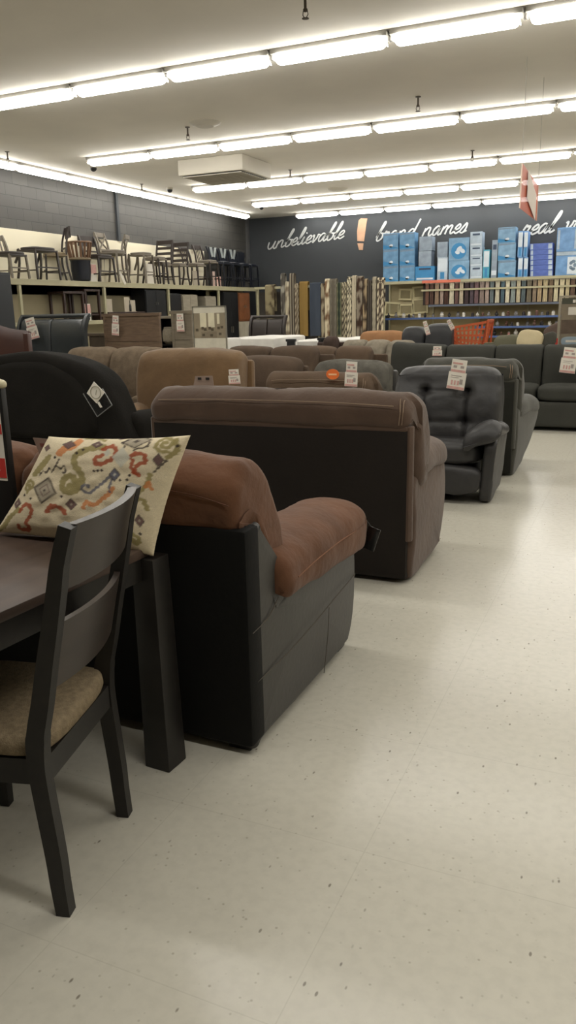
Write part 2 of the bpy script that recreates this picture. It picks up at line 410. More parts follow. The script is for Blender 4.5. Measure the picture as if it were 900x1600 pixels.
# ---- two-tone sofa, seen from behind (local x: 0 = right end, negative to the left; y: 0 = back plane)
T = thing('two_tone_sofa', 'brown suede cushioned sofa with black vinyl frame, seen from behind beside the table leg', 'sofa', (-1.12, 2.17, 0))
W1 = 1.86
b = NB(); box(b, -W1-.003, .004, -.028, .08, .035, .818, .018); wrinkle(b, .002, 3); fin('back_panel', b, BLKBACK, T)
def side_panel(x0, x1):
    b = NB()
    pr = [(.0, .035), (.0, .35), (.0, .65), (.02, .80), (.08, .815), (.11, .8), (.15, .66), (.2, .52), (.24, .50), (.5, .53), (.8, .52), (1.0, .5), (1.05, .47),
          (1.06, .3), (1.03, .15), (.97, .05), (.9, .03), (.5, .03), (.1, .03)]
    loft(b, cat(pr, 4), 'x', x0, x1, .025, 5, 4, fn=lambda v: Vector((v.x+(.022*math.sin(max(0, min(1, v.y/1.05))*PI)*math.sin(max(0, min(1, v.z/.55))*PI) if v.x > (x0+x1)/2 else 0), v.y, v.z)))
    return b
sp = fin('side_panel', side_panel(-.24, 0), BLKVIN, T)
b = NB(); stitch(b, cat([(.001, .0, .265), (.012, .25, .275), (.02, .5, .30), (.016, .8, .325), (.004, 1.04, .33)], 6, False)); stitch(b, cat([(.003, .0, .455), (.006, .12, .47), (.008, .2, .515)], 6, False)); stitch(b, cat([(.012, .62, .03), (.024, .64, .2), (.022, .66, .31)], 6, False), .0016)
fin('stitching', b, STITCH, sp)
fin('side_panel', side_panel(-W1, -W1+.24), BLKVIN, T)
b = NB(); box(b, -W1+.2, -.2, .12, 1.0, .06, .3, .03); box(b, -W1+.22, -.22, .93, 1.02, .08, .36, .03); fin('seat_base', b, BLKVIN, T)
for i in range(2):
    xa = -W1+.25+i*(W1-.5)/2
    b = NB(); cushion(b, (xa+(W1-.5)/4, .68, .38), ((W1-.52)/2, .76, .17), 4.5, 9, .008, i); fin('seat_cushion', b, SUEDE, T)
# back cushions: overstuffed pillows that roll over the frame top
bp = [(-.015, .80), (-.035, .86), (-.03, .94), (.02, 1.0), (.1, 1.025), (.19, 1.0), (.27, .93), (.33, .82), (.36, .7), (.36, .57), (.31, .50), (.24, .55), (.17, .68), (.12, .78), (.06, .815)]
for i in range(2):
    x0 = -W1+.02+i*(W1-.04)/2; x1 = x0+(W1-.04)/2
    def fn(v, x0=x0, x1=x1):
        u = (v.x-x0)/(x1-x0)
        pf = .03*(1-(2*u-1)**4)*(1 if v.z > .85 else max(0, (v.z-.5)/.35))
        q = Vector((v.x, v.y, v.z+pf-.012))
        return q
    b = NB(); loft(b, S(bp, 4), 'x', x0+.005, x1-.005, .055, 8, 22, fn)
    for vv in b.verts:   # gathered pleats towards the ends
        d = min(vv.co.x-x0, x1-vv.co.x)
        vv.co.z += .006*math.sin(vv.co.y*60+vv.co.z*35)*math.exp(-(d/.09)**2)
    wrinkle(b, .012, 5, 3+i, (1, 1, 1))
    o = fin('back_cushion', b, SUEDE, T)
    b = NB()
    ring = [(x1-.075, p[0]*.985-.002, p[1]+.012) for p in S(bp, 4)]
    if i == 1:
        stitch(b, cat([(x0+.05, -.045, .915), (x0+.3, -.052, .94), (x0+.55, -.05, .945), (x0+.75, -.045, .93), (x1-.03, -.035, .9)], 6, False), .0022)
    else: stitch(b, cat([(x0+.05, -.045, .915), (x0+.3, -.052, .94), (x0+.55, -.05, .945), (x1-.05, -.045, .93)], 6, False), .0022)
    fin('seam', b, mat('suede_seam', (92, 58, 40), .8), o)
# arm pads: pillows draped over the arm and its outer face
ap = [(.035, .47), (.052, .52), (.05, .6), (.03, .66), (-.04, .70), (-.14, .715), (-.24, .70), (-.29, .64), (-.29, .55), (-.25, .5), (-.2, .53), (-.1, .55), (-.03, .53), (.0, .48)]
def arm_pad(sgn, xo):
    def fn(v):
        u = (v.y-.22)/.93
        rise = (.012*math.sin(max(0, min(1, u))*PI*.8) - .03*u - .02) if v.z > .6 else -.01
        wd = 1-.12*max(0, u-.8)/.2
        low = max(0, (.6-v.z)/.13)
        return Vector((xo+sgn*v.x*wd, v.y, v.z+rise+low*.05*(1-u)-.015*low*u))
    b = NB(); loft(b, S(ap, 4), 'y', .19, 1.11, .05, 8, 26, fn)
    bmesh.ops.recalc_face_normals(b, faces=b.faces); b.normal_update()
    for vv in b.verts:   # pleats along the outer edge
        e = math.exp(-((vv.co.z-.6)/.07)**2)
        vv.co += vv.normal*.0012*e*math.sin(vv.co.y*52)
    wrinkle(b, .008, 5, 9)
    return b
o = fin('arm_pad', arm_pad(1, 0), SUEDE, T)
b = NB(); stitch(b, cat([(.058, .27, .575), (.058, .45, .585), (.056, .7, .585), (.05, .92, .57), (.036, 1.04, .55)], 8, False), .0024); fin('seam', b, mat('seam_light', (120, 80, 56), .8), o)
fin('arm_pad', arm_pad(-1, -W1), SUEDE, T)
for fx, fy in ((-.07, .05), (-.07, .93), (-W1+.07, .05), (-W1+.07, .93)):
    b = NB(); box(b, fx-.045, fx+.045, fy-.04, fy+.05, 0, .06, .006); fin('foot', b, BLACKP, T)
# black hang tag on the front of the arm
t = thing('hang_tag', 'small glossy black swing tag hanging from the front of the brown sofa arm', 'tag', (-1.06, 3.29, .5))
b = NB(); R = Matrix.Rotation(.3, 3, 'Y'); box(b, -.03, .03, -.002, .002, -.075, .035, .001)
for vv in b.verts: vv.co = R @ vv.co
fin('card', b, mat('gloss_black', (16, 16, 16), .15, .02, 1, 0, 1, coat=.5), t)
b = NB(); tube(b, [(0, 0, .03), (-.03, 0, .07), (-.06, -.01, .09)], .001, 5); fin('cord', b, mat('grey_cord', (60, 60, 58), .6), t)

# ---- cocoa reclining loveseat seen from behind
def recliner_back_view(name, label, cat_, loc, w, nseat, fab, lining, rz=0, h=1.07, arm_flare=0., depth=.8, armz=.66, strip=True, rocker=False, group=None):
    """overstuffed reclining seat, local origin at the rear right floor corner, x to -w, y forward"""
    T = thing(name, label, cat_, loc, rz, group)
    k = h/1.07
    # dark lining panel on the back, framed by upholstered edges
    b = NB(); box(b, -w+.02, -.02, -.004, .06, .03, .87*k, .008); wrinkle(b, .004, 2.5, 5); fin('back_panel', b, lining, T)
    b = NB()
    for xs in (-.018, -w+.018):
        loft(b, [(xs+p[0], p[1]) for p in circ(.026, 10, .034)], 'z', .25, .89*k, .01, 3, 6, lambda v: Vector((v.x, v.y+.03, v.z)))
    box(b, -w+.02, -.02, -.008, .04, .855*k, .89*k, .012)
    fin('back_edging', b, fab, T)
    for s in (0, 1):
        b = NB()
        pr = [(.05, .02), (.045, .3), (.045, .5), (.08, .58), (.25, armz-.03), (.5, armz-.02), (depth-.03, armz-.06), (depth+.02, armz-.2), (depth, .3), (depth-.06, .1), (depth-.1, .03), (depth*.5, .02)] if not rocker else \
             [(.04, .0), (.04, .3), (.05, .5), (.1, .6), (.25, armz), (.5, armz), (depth-.03, armz-.06), (depth+.04, armz-.18), (depth+.02, .34), (depth-.1, .16), (depth-.3, .05), (depth*.5, .01)]
        xo = 0 if s == 0 else -w
        sg = 1 if s == 0 else -1
        def fl(v, xo=xo, sg=sg):
            o_ = 1 if (sg > 0 and v.x > -.1) or (sg < 0 and v.x > -.1) else .3
            f = arm_flare*max(0, min(1, v.y/depth))*max(0, min(1, v.z/.5))*o_ + .015*math.sin(max(0, min(1, v.z/.6))*PI)*o_
            return Vector((xo+sg*(v.x+f), v.y, v.z))
        b2 = loft(b, S(pr, 4), 'x', -.2, -.0, .04, 6, 4, fl); wrinkle(b2, .006, 4, 2+s)
        sd = fin('side_panel', b2, fab, T)
        b = NB()
        pa = [(-.24, armz-.1), (-.25, armz+.0), (-.2, armz+.06), (-.1, armz+.085), (-.02, armz+.06), (.02, armz-.0), (.01, armz-.08), (-.1, armz-.1)]
        def fa(v, xo=xo, sg=sg):
            u = max(0, min(1, (v.y-.15)/(depth-.1)))
            return Vector((xo+sg*(v.x+arm_flare*u), v.y, v.z-.05*u*u-.02*(1-u)))
        loft(b, S(pa, 4), 'y', .15, depth+.03, .06, 7, 10, fa); wrinkle(b, .01, 5, 7+s)
        fin('arm_pad', b, fab, T)
    b = NB(); box(b, -w+.15, -.15, .08, depth-.05, .12, .34, .03); fin('seat_base', b, fab, T)
    sw = (w-.4)/nseat
    for i in range(nseat):
        xc = -w+.2+sw*(i+.5)
        b = NB(); cushion(b, (xc, depth*.58, .42*k), (sw-.01, depth*.82, .2), 4.5, 8, .01, i*3.1); fin('seat_cushion', b, fab, T)
        b = NB(); cushion(b, (xc, depth+.0, .25), (sw-.02, .14, .3), 4.5, 8, .01, i*2.1); fin('footrest', b, fab, T)
    bw = (w-.06)/nseat
    pr = [(-.012, .88), (-.03, .93), (-.02, 1.0), (.04, 1.055), (.13, 1.07), (.22, 1.04), (.3, .94), (.34, .8), (.35, .65), (.31, .53), (.22, .5), (.14, .55), (.1, .7), (.07, .84)]
    pr = [(y, z*k) for y, z in pr]
    wid = []
    for i in range(1):
        x0, x1 = -w+.0, -.0
        def fb(v):
            e = max(0, abs((v.x+w/2)/(w/2))-.86)/.14
            d = Vector((v.x, v.y, v.z))
            if v.z > .9*k: d.z -= .05*e*e*(v.z-.9*k)/.17
            if v.y > .1: d.x += (.03 if v.x > -w/2 else -.03)*min(1, e)
            for j in range(1, nseat):
                xs = -w+w*j/nseat
                if v.y > .12: d.y -= .05*math.exp(-((v.x-xs)/.02)**2)
            return d
        b = NB(); loft(b, S(pr, 4), 'x', x0, x1, .07, 9, 30, fb); wrinkle(b, .014, 4.5, 11)
        bc = fin('back_cushion', b, fab, T)
        b = NB(); stitch(b, cat([(-w+.09, -.036, 1.0*k), (-w*.7, -.04, 1.012*k), (-w*.3, -.038, 1.012*k), (-.09, -.036, 1.0*k)], 8, False), .003)
        stitch(b, cat([(-.062, -.03, .9*k), (-.055, -.03, .97*k), (-.07, .03, 1.03*k), (-.07, .12, 1.05*k)], 6, False), .0028)
        stitch(b, cat([(-.048, -.022, .9*k), (-.041, -.022, .97*k), (-.05, .03, 1.02*k), (-.05, .12, 1.035*k)], 6, False), .0028)
        fin('seam', b, mat('seam_brown', (128, 108, 88), .8), bc)
    for fx, fy in ((-.12, .12), (-.12, depth-.2), (-w+.12, .12), (-w+.12, depth-.2)):
        b = NB(); lathe(b, [(.03, 0), (.03, .05), (.025, .13)], 10, (fx, fy, 0)); fin('foot', b, BLACKP, T)
    return T
recliner_back_view('reclining_loveseat', 'cocoa brown suede reclining loveseat seen from behind with dark back panel', 'loveseat', (-1.085, 4.03, 0), 1.64, 2, SUEDE2, mat('dark_brown_lining', (34, 29, 25), .8, .1, 3, .1, 60, spec=.25), depth=.8, armz=.68)
recliner_back_view('grey_recliner', 'grey green suede rocker recliner seen from behind, right of the black recliner', 'recliner', (-.985, 7.15, 0), .86, 1, GREYSU, GREYBK, depth=.86, armz=.62, arm_flare=.09, rocker=True, h=1.05)

# ---- black tufted recliner facing the camera
def tufted_recliner(loc, rz=0.):
    T = thing('tufted_recliner', 'black leather recliner with tufted back and price tag, facing the viewer', 'recliner', loc, rz)
    # local: x centre 0, front at y=0, back towards +y
    tz = [(-.17, .84), (.17, .84), (-.17, .60), (.17, .60)]
    pr = [(.30, .44), (.31, .6), (.34, .78), (.4, .9), (.43, .98), (.5, 1.03), (.58, 1.02), (.63, .95), (.64, .8), (.62, .55), (.56, .4), (.4, .38)]
    def fb(v):
        q = Vector(v); front = v.y < .5
        wid = 1.0-.04*max(0, (v.z-.85)/.2)
        q.x *= wid
        if front:
            d = 0
            for tx, tzz in tz: d += .05*math.exp(-(((v.x-tx)/.045)**2+((v.z-tzz)/.04)**2))
            for tx in (-.17, .17): d += .028*math.exp(-((v.x-tx)/.016)**2)*(1 if .45 < v.z < .86 else 0)
            for tzz in (.6, .84): d += .009*math.exp(-((v.z-tzz)/.02)**2)*(1 if abs(v.x) < .17 else math.exp(-((abs(v.x)-.17)/.06)**2))
            q.y += d
            q.y -= .03*(math.cos(v.x/.43*PI/2))
        if v.z > .97: q.z -= .03*(abs(v.x)/.43)**4
        return q
    b = NB(); loft(b, S(pr, 12), 'x', -.44, .44, .07, 8, 70, fb); wrinkle(b, .008, 6, 4); fin('backrest', b, DKLEATH, T)
    b = NB(); cushion(b, (0, .24, .39), (.7, .52, .2), 4.2, 10, .012, 3); fin('seat_cushion', b, DKLEATH, T)
    b = NB(); cushion(b, (0, .03, .19), (.72, .16, .23), 4.2, 10, .014, 5); fin('footrest', b, DKLEATH, T)
    for s in (-1, 1):
        pa = [(.05, 0.02), (.0, .3), (.0, .46), (.08, .52), (.3, .54), (.55, .56), (.6, .3), (.58, .06), (.3, .03)]
        b = NB(); loft(b, S(pa, 4), 'x', .345, .44, .03, 6, 4, lambda v: Vector((s*(v.x+.08*v.z), v.y, v.z))); wrinkle(b, .006, 5, 6); fin('side_panel', b, DKLEATH, T)
        pa = [(.24, .42), (.22, .47), (.25, .53), (.33, .59), (.42, .62), (.49, .59), (.505, .54), (.46, .5), (.34, .46)]
        b = NB(); loft(b, S(pa, 4), 'y', -.06, .5, .06, 8, 10, lambda v: Vector((s*v.x, v.y, v.z+.06*math.exp(-((v.y-.02)/.25)**2)-.05*max(0, -(v.y-.05))/.1-.02))); wrinkle(b, .01, 6, 8); o = fin('arm_pad', b, DKLEATH, T)
        b = NB(); stitch(b, cat([(s*.44, .06, .08), (s*.465, .0, .3), (s*.485, -.005, .5), (s*.5, -.03, .57)], 6, False), .003); fin('piping', b, mat('grey_piping', (110, 108, 104), .6), o)
    b = NB(); box(b, -.28, .28, .1, .55, .1, .3, .02); fin('mechanism_frame', b, BLKBACK, T)
    b = NB(); lathe(b, [(.16, 0), (.17, .015), (.16, .03), (.03, .05), (.03, .12)], 20, (0, .35, 0)); fin('swivel_base', b, BLACKP, T)
    for s in (-1, 1):
        b = NB(); lathe(b, [(.025, 0), (.025, .07)], 10, (s*.39, .2, 0)); fin('foot', b, BLACKP, T)
    return T
tufted_recliner((-1.43, 6.0, 0), .02)

# ---- price tags (folded cards hanging on furniture)
def price_tag(px0, py0, px1, py1, Y, label, red=True, lean=0., style=0):
    """two-part hanging card; pixel box of its centre line at depth Y gives place and size"""
    a = at((px0+px1)/2, py0, Y); c = at((px0+px1)/2, py1, Y); wpx = (at(px1, py0, Y)-at(px0, py0, Y)).length
    hh = (a-c).length
    t = thing('price_tag', label, 'price tag', (a.x, Y, a.z), 0, 'price tags')
    b = NB(); R = Matrix.Rotation(lean, 3, 'Y')
    def bx(x0, x1, z0, z1, y0=-.002, y1=.0): box(b, x0, x1, y0, y1, z0, z1)
    hw = wpx/2
    bx(-hw*.85, hw*.85, -hh*.42, 0); bx(-hw, hw, -hh, -hh*.42, -.003, -.001)
    for vv in b.verts: vv.co = R @ vv.co
    fin('card', b, WHITE, t, False)
    b = NB()
    bx(-hw*.8, hw*.8, -hh*.42, -hh*.34, -.004, -.002); bx(-hw*.7, hw*.4, -hh*.16, -hh*.1, -.004, -.002)
    if red: bx(-hw*.95, hw*.95, -hh*.99, -hh*.9, -.005, -.003)
    for i in range(3): bx(-hw*.6+i*hw*.35, -hw*.4+i*hw*.35, -hh*.85, -hh*.7, -.005, -.003)
    for vv in b.verts: vv.co = R @ vv.co
    fin('red_print', b, PINKC, t, False)
    b = NB()
    bx(-hw*.7, hw*.5, -hh*.55, -hh*.53, -.005, -.003); bx(-hw*.7, hw*.2, -hh*.61, -hh*.595, -.005, -.003); bx(hw*.35, hw*.7, -hh*.8, -hh*.64, -.005, -.003)
    bx(-hw*.6, -hw*.2, -hh*.28, -hh*.2, -.004, -.002); bx(hw*.2, hw*.6, -hh*.28, -hh*.2, -.004, -.002)
    for vv in b.verts: vv.co = R @ vv.co
    fin('black_print', b, mat('grey_ink', (160, 150, 144), .7), t, False)
    return t
price_tag(705, 562, 733, 609, 6.28, 'white price tag with faded red print on the black tufted recliner', lean=.14)
price_tag(880, 543, 905, 583, 10.35, 'white and red price card on the charcoal sectional at the right edge', lean=.1)

# ------------------------------------------------------------------ dining table, chair, pillow, sign
TABZ = .778
tb = thing('dining_table', 'dark brown rectangular dining table with square legs, patterned pillow on top', 'table', (-1.385, 2.065, 0), -.06)
b = NB(); box(b, -.98, -.006, -1.3, -.035, TABZ-.03, TABZ, .004); fin('tabletop', b, ESPTOP, tb)
b = NB()
box(b, -.95, -.93, -1.27, -.03, .675, TABZ-.0305); box(b, -.035, -.012, -1.27, -.03, .675, TABZ-.0305); box(b, -.95, -.03, -1.28, -1.26, .675, TABZ-.0305); box(b, -.95, -.03, -.04, -.02, .675, TABZ-.0305)
fin('apron', b, ESPR, tb)
for lx, ly in ((0, 0), (-.98, 0), (0, -1.3), (-.98, -1.3)):
    b = NB(); sx = 1 if lx == 0 else -1; sy = 1 if ly == 0 else -1
    p = Vector((lx-sx*.0, ly-sy*.06, 0))
    beam(b, (lx+sx*.0-.0, ly-sy*.055, 0), (lx-sx*.008, ly-sy*.055, TABZ-.031), .1, .1, up=(0, 1, 0), bev=.003, w2=.085, d2=.085)
    fin('leg', b, ESPR, tb)
# chair: rear legs at y=0 in local, u = local +x along the back, f = local +y forward
ch = thing('dining_chair', 'dark espresso dining chair with curved two-slat back and beige seat', 'chair', (-1.301, 1.516, 0), math.atan2(.97, -.243))
# local x along (-.243,.97) ; local y = forward (-.97,-.243)
CWD = .412
crv = [(0, 0), (.09, .006), (.18, .010), (.385, .026), (.46, .027), (.52, .02), (.6, 0), (.70, -.022), (.797, -.045), (.9, -.068), (.955, -.08), (1.045, -.108)]
for s in (-1, 1):
    b = NB(); pts = [(s*CWD/2, t, z) for z, t in cat(crv, 4, False)]
    def sc(u):
        w = .036; d = .046 if u < .5 else .046-.014*(u-.5)/.5
        if u < .45: d = .038+.012*u/.45
        return rect(w, d)
    sweep(b, pts, sc, up=(0, -1, .01)); fin('rear_leg', b, ESPR, ch, angle=25)
def rail(z0, z1, bow, th=.02):
    b = NB(); n = 16
    def tz(z):
        for (a, ta), (c, tc_) in zip(crv, crv[1:]):
            if a <= z <= c: return ta+(tc_-ta)*(z-a)/(c-a)
        return crv[-1][1]
    cols = []
    for i in range(n+1):
        u = i/n*2-1; x = u*(CWD/2-.012); bo = -bow*(1-u*u)
        ring = []
        for z, o in ((z0, -th/2), (z0, th/2), ((z0+z1)/2, th/2), (z1, th/2), (z1, -th/2), ((z0+z1)/2, -th/2)):
            ring.append(b.verts.new((x, tz(min(z, 1.045))+bo+o, z)))
        cols.append(ring)
    for A, B in zip(cols, cols[1:]):
        for j in range(6): b.faces.new((A[j], A[(j+1) % 6], B[(j+1) % 6], B[j]))
    b.faces.new(cols[0]); b.faces.new(list(reversed(cols[-1])))
    return b
CHF = mat('slat_wood', (50, 42, 37), .36, .15, 4, .04, 60, spec=.5, stretch=(1, 6, 6))
fin('crest_rail', rail(.885, 1.045, .034, .026), CHF, ch, angle=30)
fin('lower_slat', rail(.625, .80, .03, .018), CHF, ch, angle=30)
b = NB(); sd = [(-.195, .03), (-.215, .2), (-.225, .37), (-.2, .415), (0, .435), (.2, .415), (.225, .37), (.215, .2), (.195, .03), (0, .0)]
loft(b, cat(sd, 5), 'z', .445, .495, .02, 5, 2, lambda v: Vector((v.x, v.y, v.z+(.012*(1-(v.x/.23)**2)*(1-((v.y-.22)/.23)**2) if v.z > .47 else 0)))); fin('seat', b, SEATF, ch)
b = NB()
for s in (-1, 1): beam(b, (s*.2, .02, .41), (s*.21, .4, .41), .022, .07)
beam(b, (-.19, .02, .41), (.19, .02, .41), .022, .07); beam(b, (-.2, .4, .41), (.2, .4, .41), .022, .07)
fin('seat_frame', b, ESPR, ch)
for s in (-1, 1):
    b = NB(); beam(b, (s*.205, .395, 0), (s*.205, .395, .445), .032, .032, up=(0, 1, 0), bev=.002, w2=.042, d2=.042); fin('front_leg', b, ESPR, ch)

# pillow
import numpy as np
def seg_d(P, a, c):
    a = np.array(a, float); c = np.array(c, float); d = c-a; l = (d*d).sum() or 1e-9
    t = np.clip(((P-a)@d)/l, 0, 1); return np.hypot(*(P-(a+t[:, None]*d)).T)
def pillow():
    BL, BR, TL, TR = (-12, 528), (672, 594), (216, 74), (836, 62)
    n = 150; u, v = np.meshgrid(np.linspace(0, 1, n+1), np.linspace(0, 1, n+1)); u = u.ravel(); v = v.ravel()
    def q(i): return (1-u)*(1-v)*BL[i]+u*(1-v)*BR[i]+(1-u)*v*TL[i]+u*v*TR[i]
    P = np.stack([q(0), q(1)], 1)
    rng = np.random.RandomState(3); base = np.array(s2l((218, 204, 174)))
    colr = np.tile(base, (len(P), 1))*(1+.04*rng.randn(len(P), 1))
    olive, rust, dark, grey, org, blue, plum, pale = [np.array(s2l(c)) for c in ((146, 134, 84), (160, 70, 38), (64, 54, 50), (170, 160, 140), (204, 132, 80), (104, 104, 116), (112, 88, 84), (196, 192, 176))]
    wob = lambda: 1.5*np.sin(P[:, 0]*.21+P[:, 1]*.13)+1.5*np.sin(P[:, 1]*.31-P[:, 0]*.11)
    def line(pts, w, c, smooth=True):
        if smooth and len(pts) > 2: pts = cat(pts, 4, False)
        d = np.full(len(P), 1e9)
        for a, e in zip(pts, pts[1:]): d = np.minimum(d, seg_d(P, a, e))
        w = w*1.25; m = np.clip((w/2-d+wob()*1.2)/2.5+.5, 0, 1)[:, None]*.9; colr[:] = colr*(1-m)+c*m
    def diamond(cx, cy, rx, ry, fill, edge=None, inner=None, rot=.0):
        dx = P[:, 0]-cx; dy = P[:, 1]-cy; x = dx*math.cos(rot)+dy*math.sin(rot); y = -dx*math.sin(rot)+dy*math.cos(rot)
        k = np.abs(x)/rx+np.abs(y)/ry+.06*np.sin(x*.6)*np.sin(y*.5)
        for lim, c in ((1, edge if edge is not None else fill), (.82, fill), (.25, inner)):
            if c is None: continue
            m = np.clip((lim-k)*8+.5, 0, 1)[:, None]*.92; colr[:] = colr*(1-m)+c*m
    def spiral(cx, cy, r, w, c, turns=1.6, ph=0.):
        line([(cx+r*(1-t*.85)*math.cos(ph+t*turns*2*PI), cy+r*(1-t*.85)*math.sin(ph+t*turns*2*PI)) for t in [i/14 for i in range(15)]], w, c, False)
    line([(505, 112), (440, 125), (388, 160), (392, 205), (420, 245), (418, 290), (385, 325), (345, 325), (333, 285), (358, 255), (392, 268), (388, 298), (366, 300)], 24, olive)
    line([(255, 172), (232, 200), (206, 228), (185, 250)], 24, olive); spiral(168, 305, 32, 13, olive, 1.4, 2)
    spiral(758, 100, 40, 13, olive, 1.7, 1.2); line([(790, 80), (800, 130), (770, 160)], 16, olive)
    line([(712, 235), (690, 290), (655, 325), (650, 350), (680, 350), (690, 390)], 14, olive); line([(120, 420), (75, 455), (40, 500), (10, 515)], 20, olive); spiral(625, 530, 30, 14, olive, 1.2, 3)
    line([(500, 80), (450, 70), (400, 72)], 10, olive)
    line([(508, 125), (540, 108), (566, 128), (556, 162), (520, 188), (482, 192), (484, 165), (512, 150)], 15, rust); diamond(530, 140, 16, 20, pale)
    line([(632, 160), (655, 142), (688, 152), (690, 182), (660, 196), (652, 222), (668, 240)], 15, rust); line([(640, 170), (640, 215), (655, 235)], 12, rust)
    line([(130, 425), (150, 396), (184, 404), (184, 445), (160, 478), (168, 512), (130, 515), (120, 495)], 15, rust); line([(262, 425), (285, 398), (325, 405), (345, 430)], 18, rust)
    line([(428, 400), (440, 372), (470, 384), (505, 362), (540, 330), (560, 300)], 15, org); line([(310, 150), (335, 128), (372, 112), (385, 90)], 26, org); diamond(350, 108, 34, 22, plum, dark)
    line([(692, 290), (705, 270), (712, 300)], 12, org); line([(605, 420), (600, 440)], 14, org)
    line([(575, 232), (540, 255), (512, 280), (480, 312), (446, 330), (424, 312), (436, 292), (456, 300)], 10, blue); line([(560, 240), (548, 280), (545, 320)], 8, blue); diamond(566, 240, 26, 34, blue, dark, pale)
    line([(600, 340), (640, 345), (645, 370), (615, 375)], 7, blue)
    diamond(592, 160, 40, 50, pale); diamond(250, 325, 62, 66, grey, dark, dark, .2); diamond(250, 325, 30, 32, grey, plum, dark, .2)
    diamond(373, 386, 27, 30, plum, dark, grey); diamond(474, 101, 27, 18, plum, dark, grey); diamond(104, 390, 26, 28, plum, dark, grey); diamond(638, 84, 62, 36, grey, dark, dark, -.1)
    diamond(657, 442, 20, 30, plum, dark, grey); diamond(740, 172, 22, 32, plum, dark); diamond(238, 128, 22, 18, plum, dark); diamond(560, 66, 20, 10, plum, dark); diamond(90, 345, 14, 10, blue)
    for pts in (((216, 255), (232, 236), (250, 244), (262, 222)), ((262, 222), (275, 236), (300, 205), (310, 180)), ((300, 205), (322, 222), (340, 208), (348, 240), (330, 236)), ((768, 175), (740, 205), (720, 230)), ((600, 110), (580, 90), (600, 75)), ((690, 75), (695, 110), (640, 125))):
        line(list(pts), 6, dark, False)
    for cx, cy in ((476, 226), (492, 224), (510, 222), (180, 365), (45, 436), (420, 128), (395, 145), (620, 262), (630, 242), (612, 466), (652, 500), (540, 420), (290, 170), (60, 400), (800, 110), (590, 265), (330, 350), (140, 350), (20, 470)):
        diamond(cx, cy, 8, 8, dark)
    bl, br, tl, tr = at(-4, 849, 1.945), at(240, 869, 1.985), at(76, 682, 2.045), at(298, 680, 2.055)
    bl.z = max(bl.z, TABZ+.012)
    nrm = ((br-bl).cross(tl-bl)).normalized()
    if nrm.y > 0: nrm = -nrm
    bm = NB(); lay = bm.verts.layers.float_color.new('dye'); V = {}
    N1 = n+1
    for s in (1, -1):
        for j in range(N1):
            for i in range(N1):
                k = j*N1+i
                edge = i in (0, n) or j in (0, n)
                if s == -1 and edge: V[s, k] = V[1, k]; continue
                a, c = u[k], v[k]; X = 2*a-1; Y = 2*c-1
                # corners stay sharp, sides pulled in
                px = a+.028*X*(-(1-Y*Y)); py = c+.028*Y*(-(1-X*X))
                p = bl*(1-px)*(1-py)+br*px*(1-py)+tl*(1-px)*py+tr*px*py
                th = .062*((1-X**4)*(1-Y**4))**.55
                th *= 1+.12*noise.noise(Vector((X*2, Y*2, s)))
                th += .004*noise.noise(Vector((X*6, Y*6, s*4)))*((1-X*X)*(1-Y*Y))**.3
                vv = bm.verts.new(p+nrm*s*th)
                vv[lay] = (*[float(x) for x in np.clip(colr[k], 0, 1)], 1); V[s, k] = vv
    for s in (1, -1):
        for j in range(n):
            for i in range(n):
                f = [V[s, j*N1+i], V[s, j*N1+i+1], V[s, (j+1)*N1+i+1], V[s, (j+1)*N1+i]]
                bm.faces.new(f if s == 1 else f[::-1])
    return bm
tag(fin('throw_pillow', pillow(), matcol('pillow_print'), smooth=True, angle=80), 'cream throw pillow with rust and olive swirl pattern, propped on the dark table', 'pillow')

# table-top sign at the left edge
p0 = at(6, 760, 2.06)
sg = thing('table_sign', 'upright price sign with red bands in a black cream-capped holder on the table', 'sign', (-2.07, 2.07, TABZ))
b = NB(); box(b, -.07, .085, -.014, .014, 0, .012); box(b, -.065, .08, -.012, .012, .012, .5, .002); fin('holder', b, BLACKP, sg)
b = NB(); box(b, -.065, .066, -.0145, -.0125, .165, .42); fin('card', b, WHITE, sg, False)
b = NB(); box(b, -.065, .066, -.016, -.0148, .175, .245); fin('red_band', b, REDC, sg, False)
b = NB(); box(b, -.065, .066, -.016, -.0148, .33, .365); fin('red_band', b, REDC, sg, False)
b = NB(); box(b, -.05, .02, -.0165, -.0162, .34, .352); box(b, -.05, .04, -.0165, -.0162, .2, .205); fin('white_print', b, WHITE, sg, False)
b = NB(); cushion(b, (-.04, 0, .50), (.26, .06, .045), 3, 6); fin('cap', b, mat('cream_cap', (196, 188, 156), .6), sg)
# paper tag on the brown sofa behind the pillow
t = thing('paper_tag', 'greyish paper tag poking out behind the patterned pillow on the brown sofa', 'tag', tuple(at(66, 690, 2.09)), 0)
b = NB(); pane(b, [(-.04, 0, .012), (.03, 0, .01), (.05, 0, -.08), (-.0, 0, -.09)], .0015, (0, 1, 0)); fin('card', b, mat('grey_paper', (132, 108, 96), .8), t, False)
b = NB(); pane(b, [(-.012, -.0012, -.006), (.02, -.0012, -.006), (.02, -.0012, -.018), (-.008, -.0012, -.018)], .001, (0, 1, 0)); fin('print', b, mat('maroon_print', (110, 62, 54), .8), t, False)

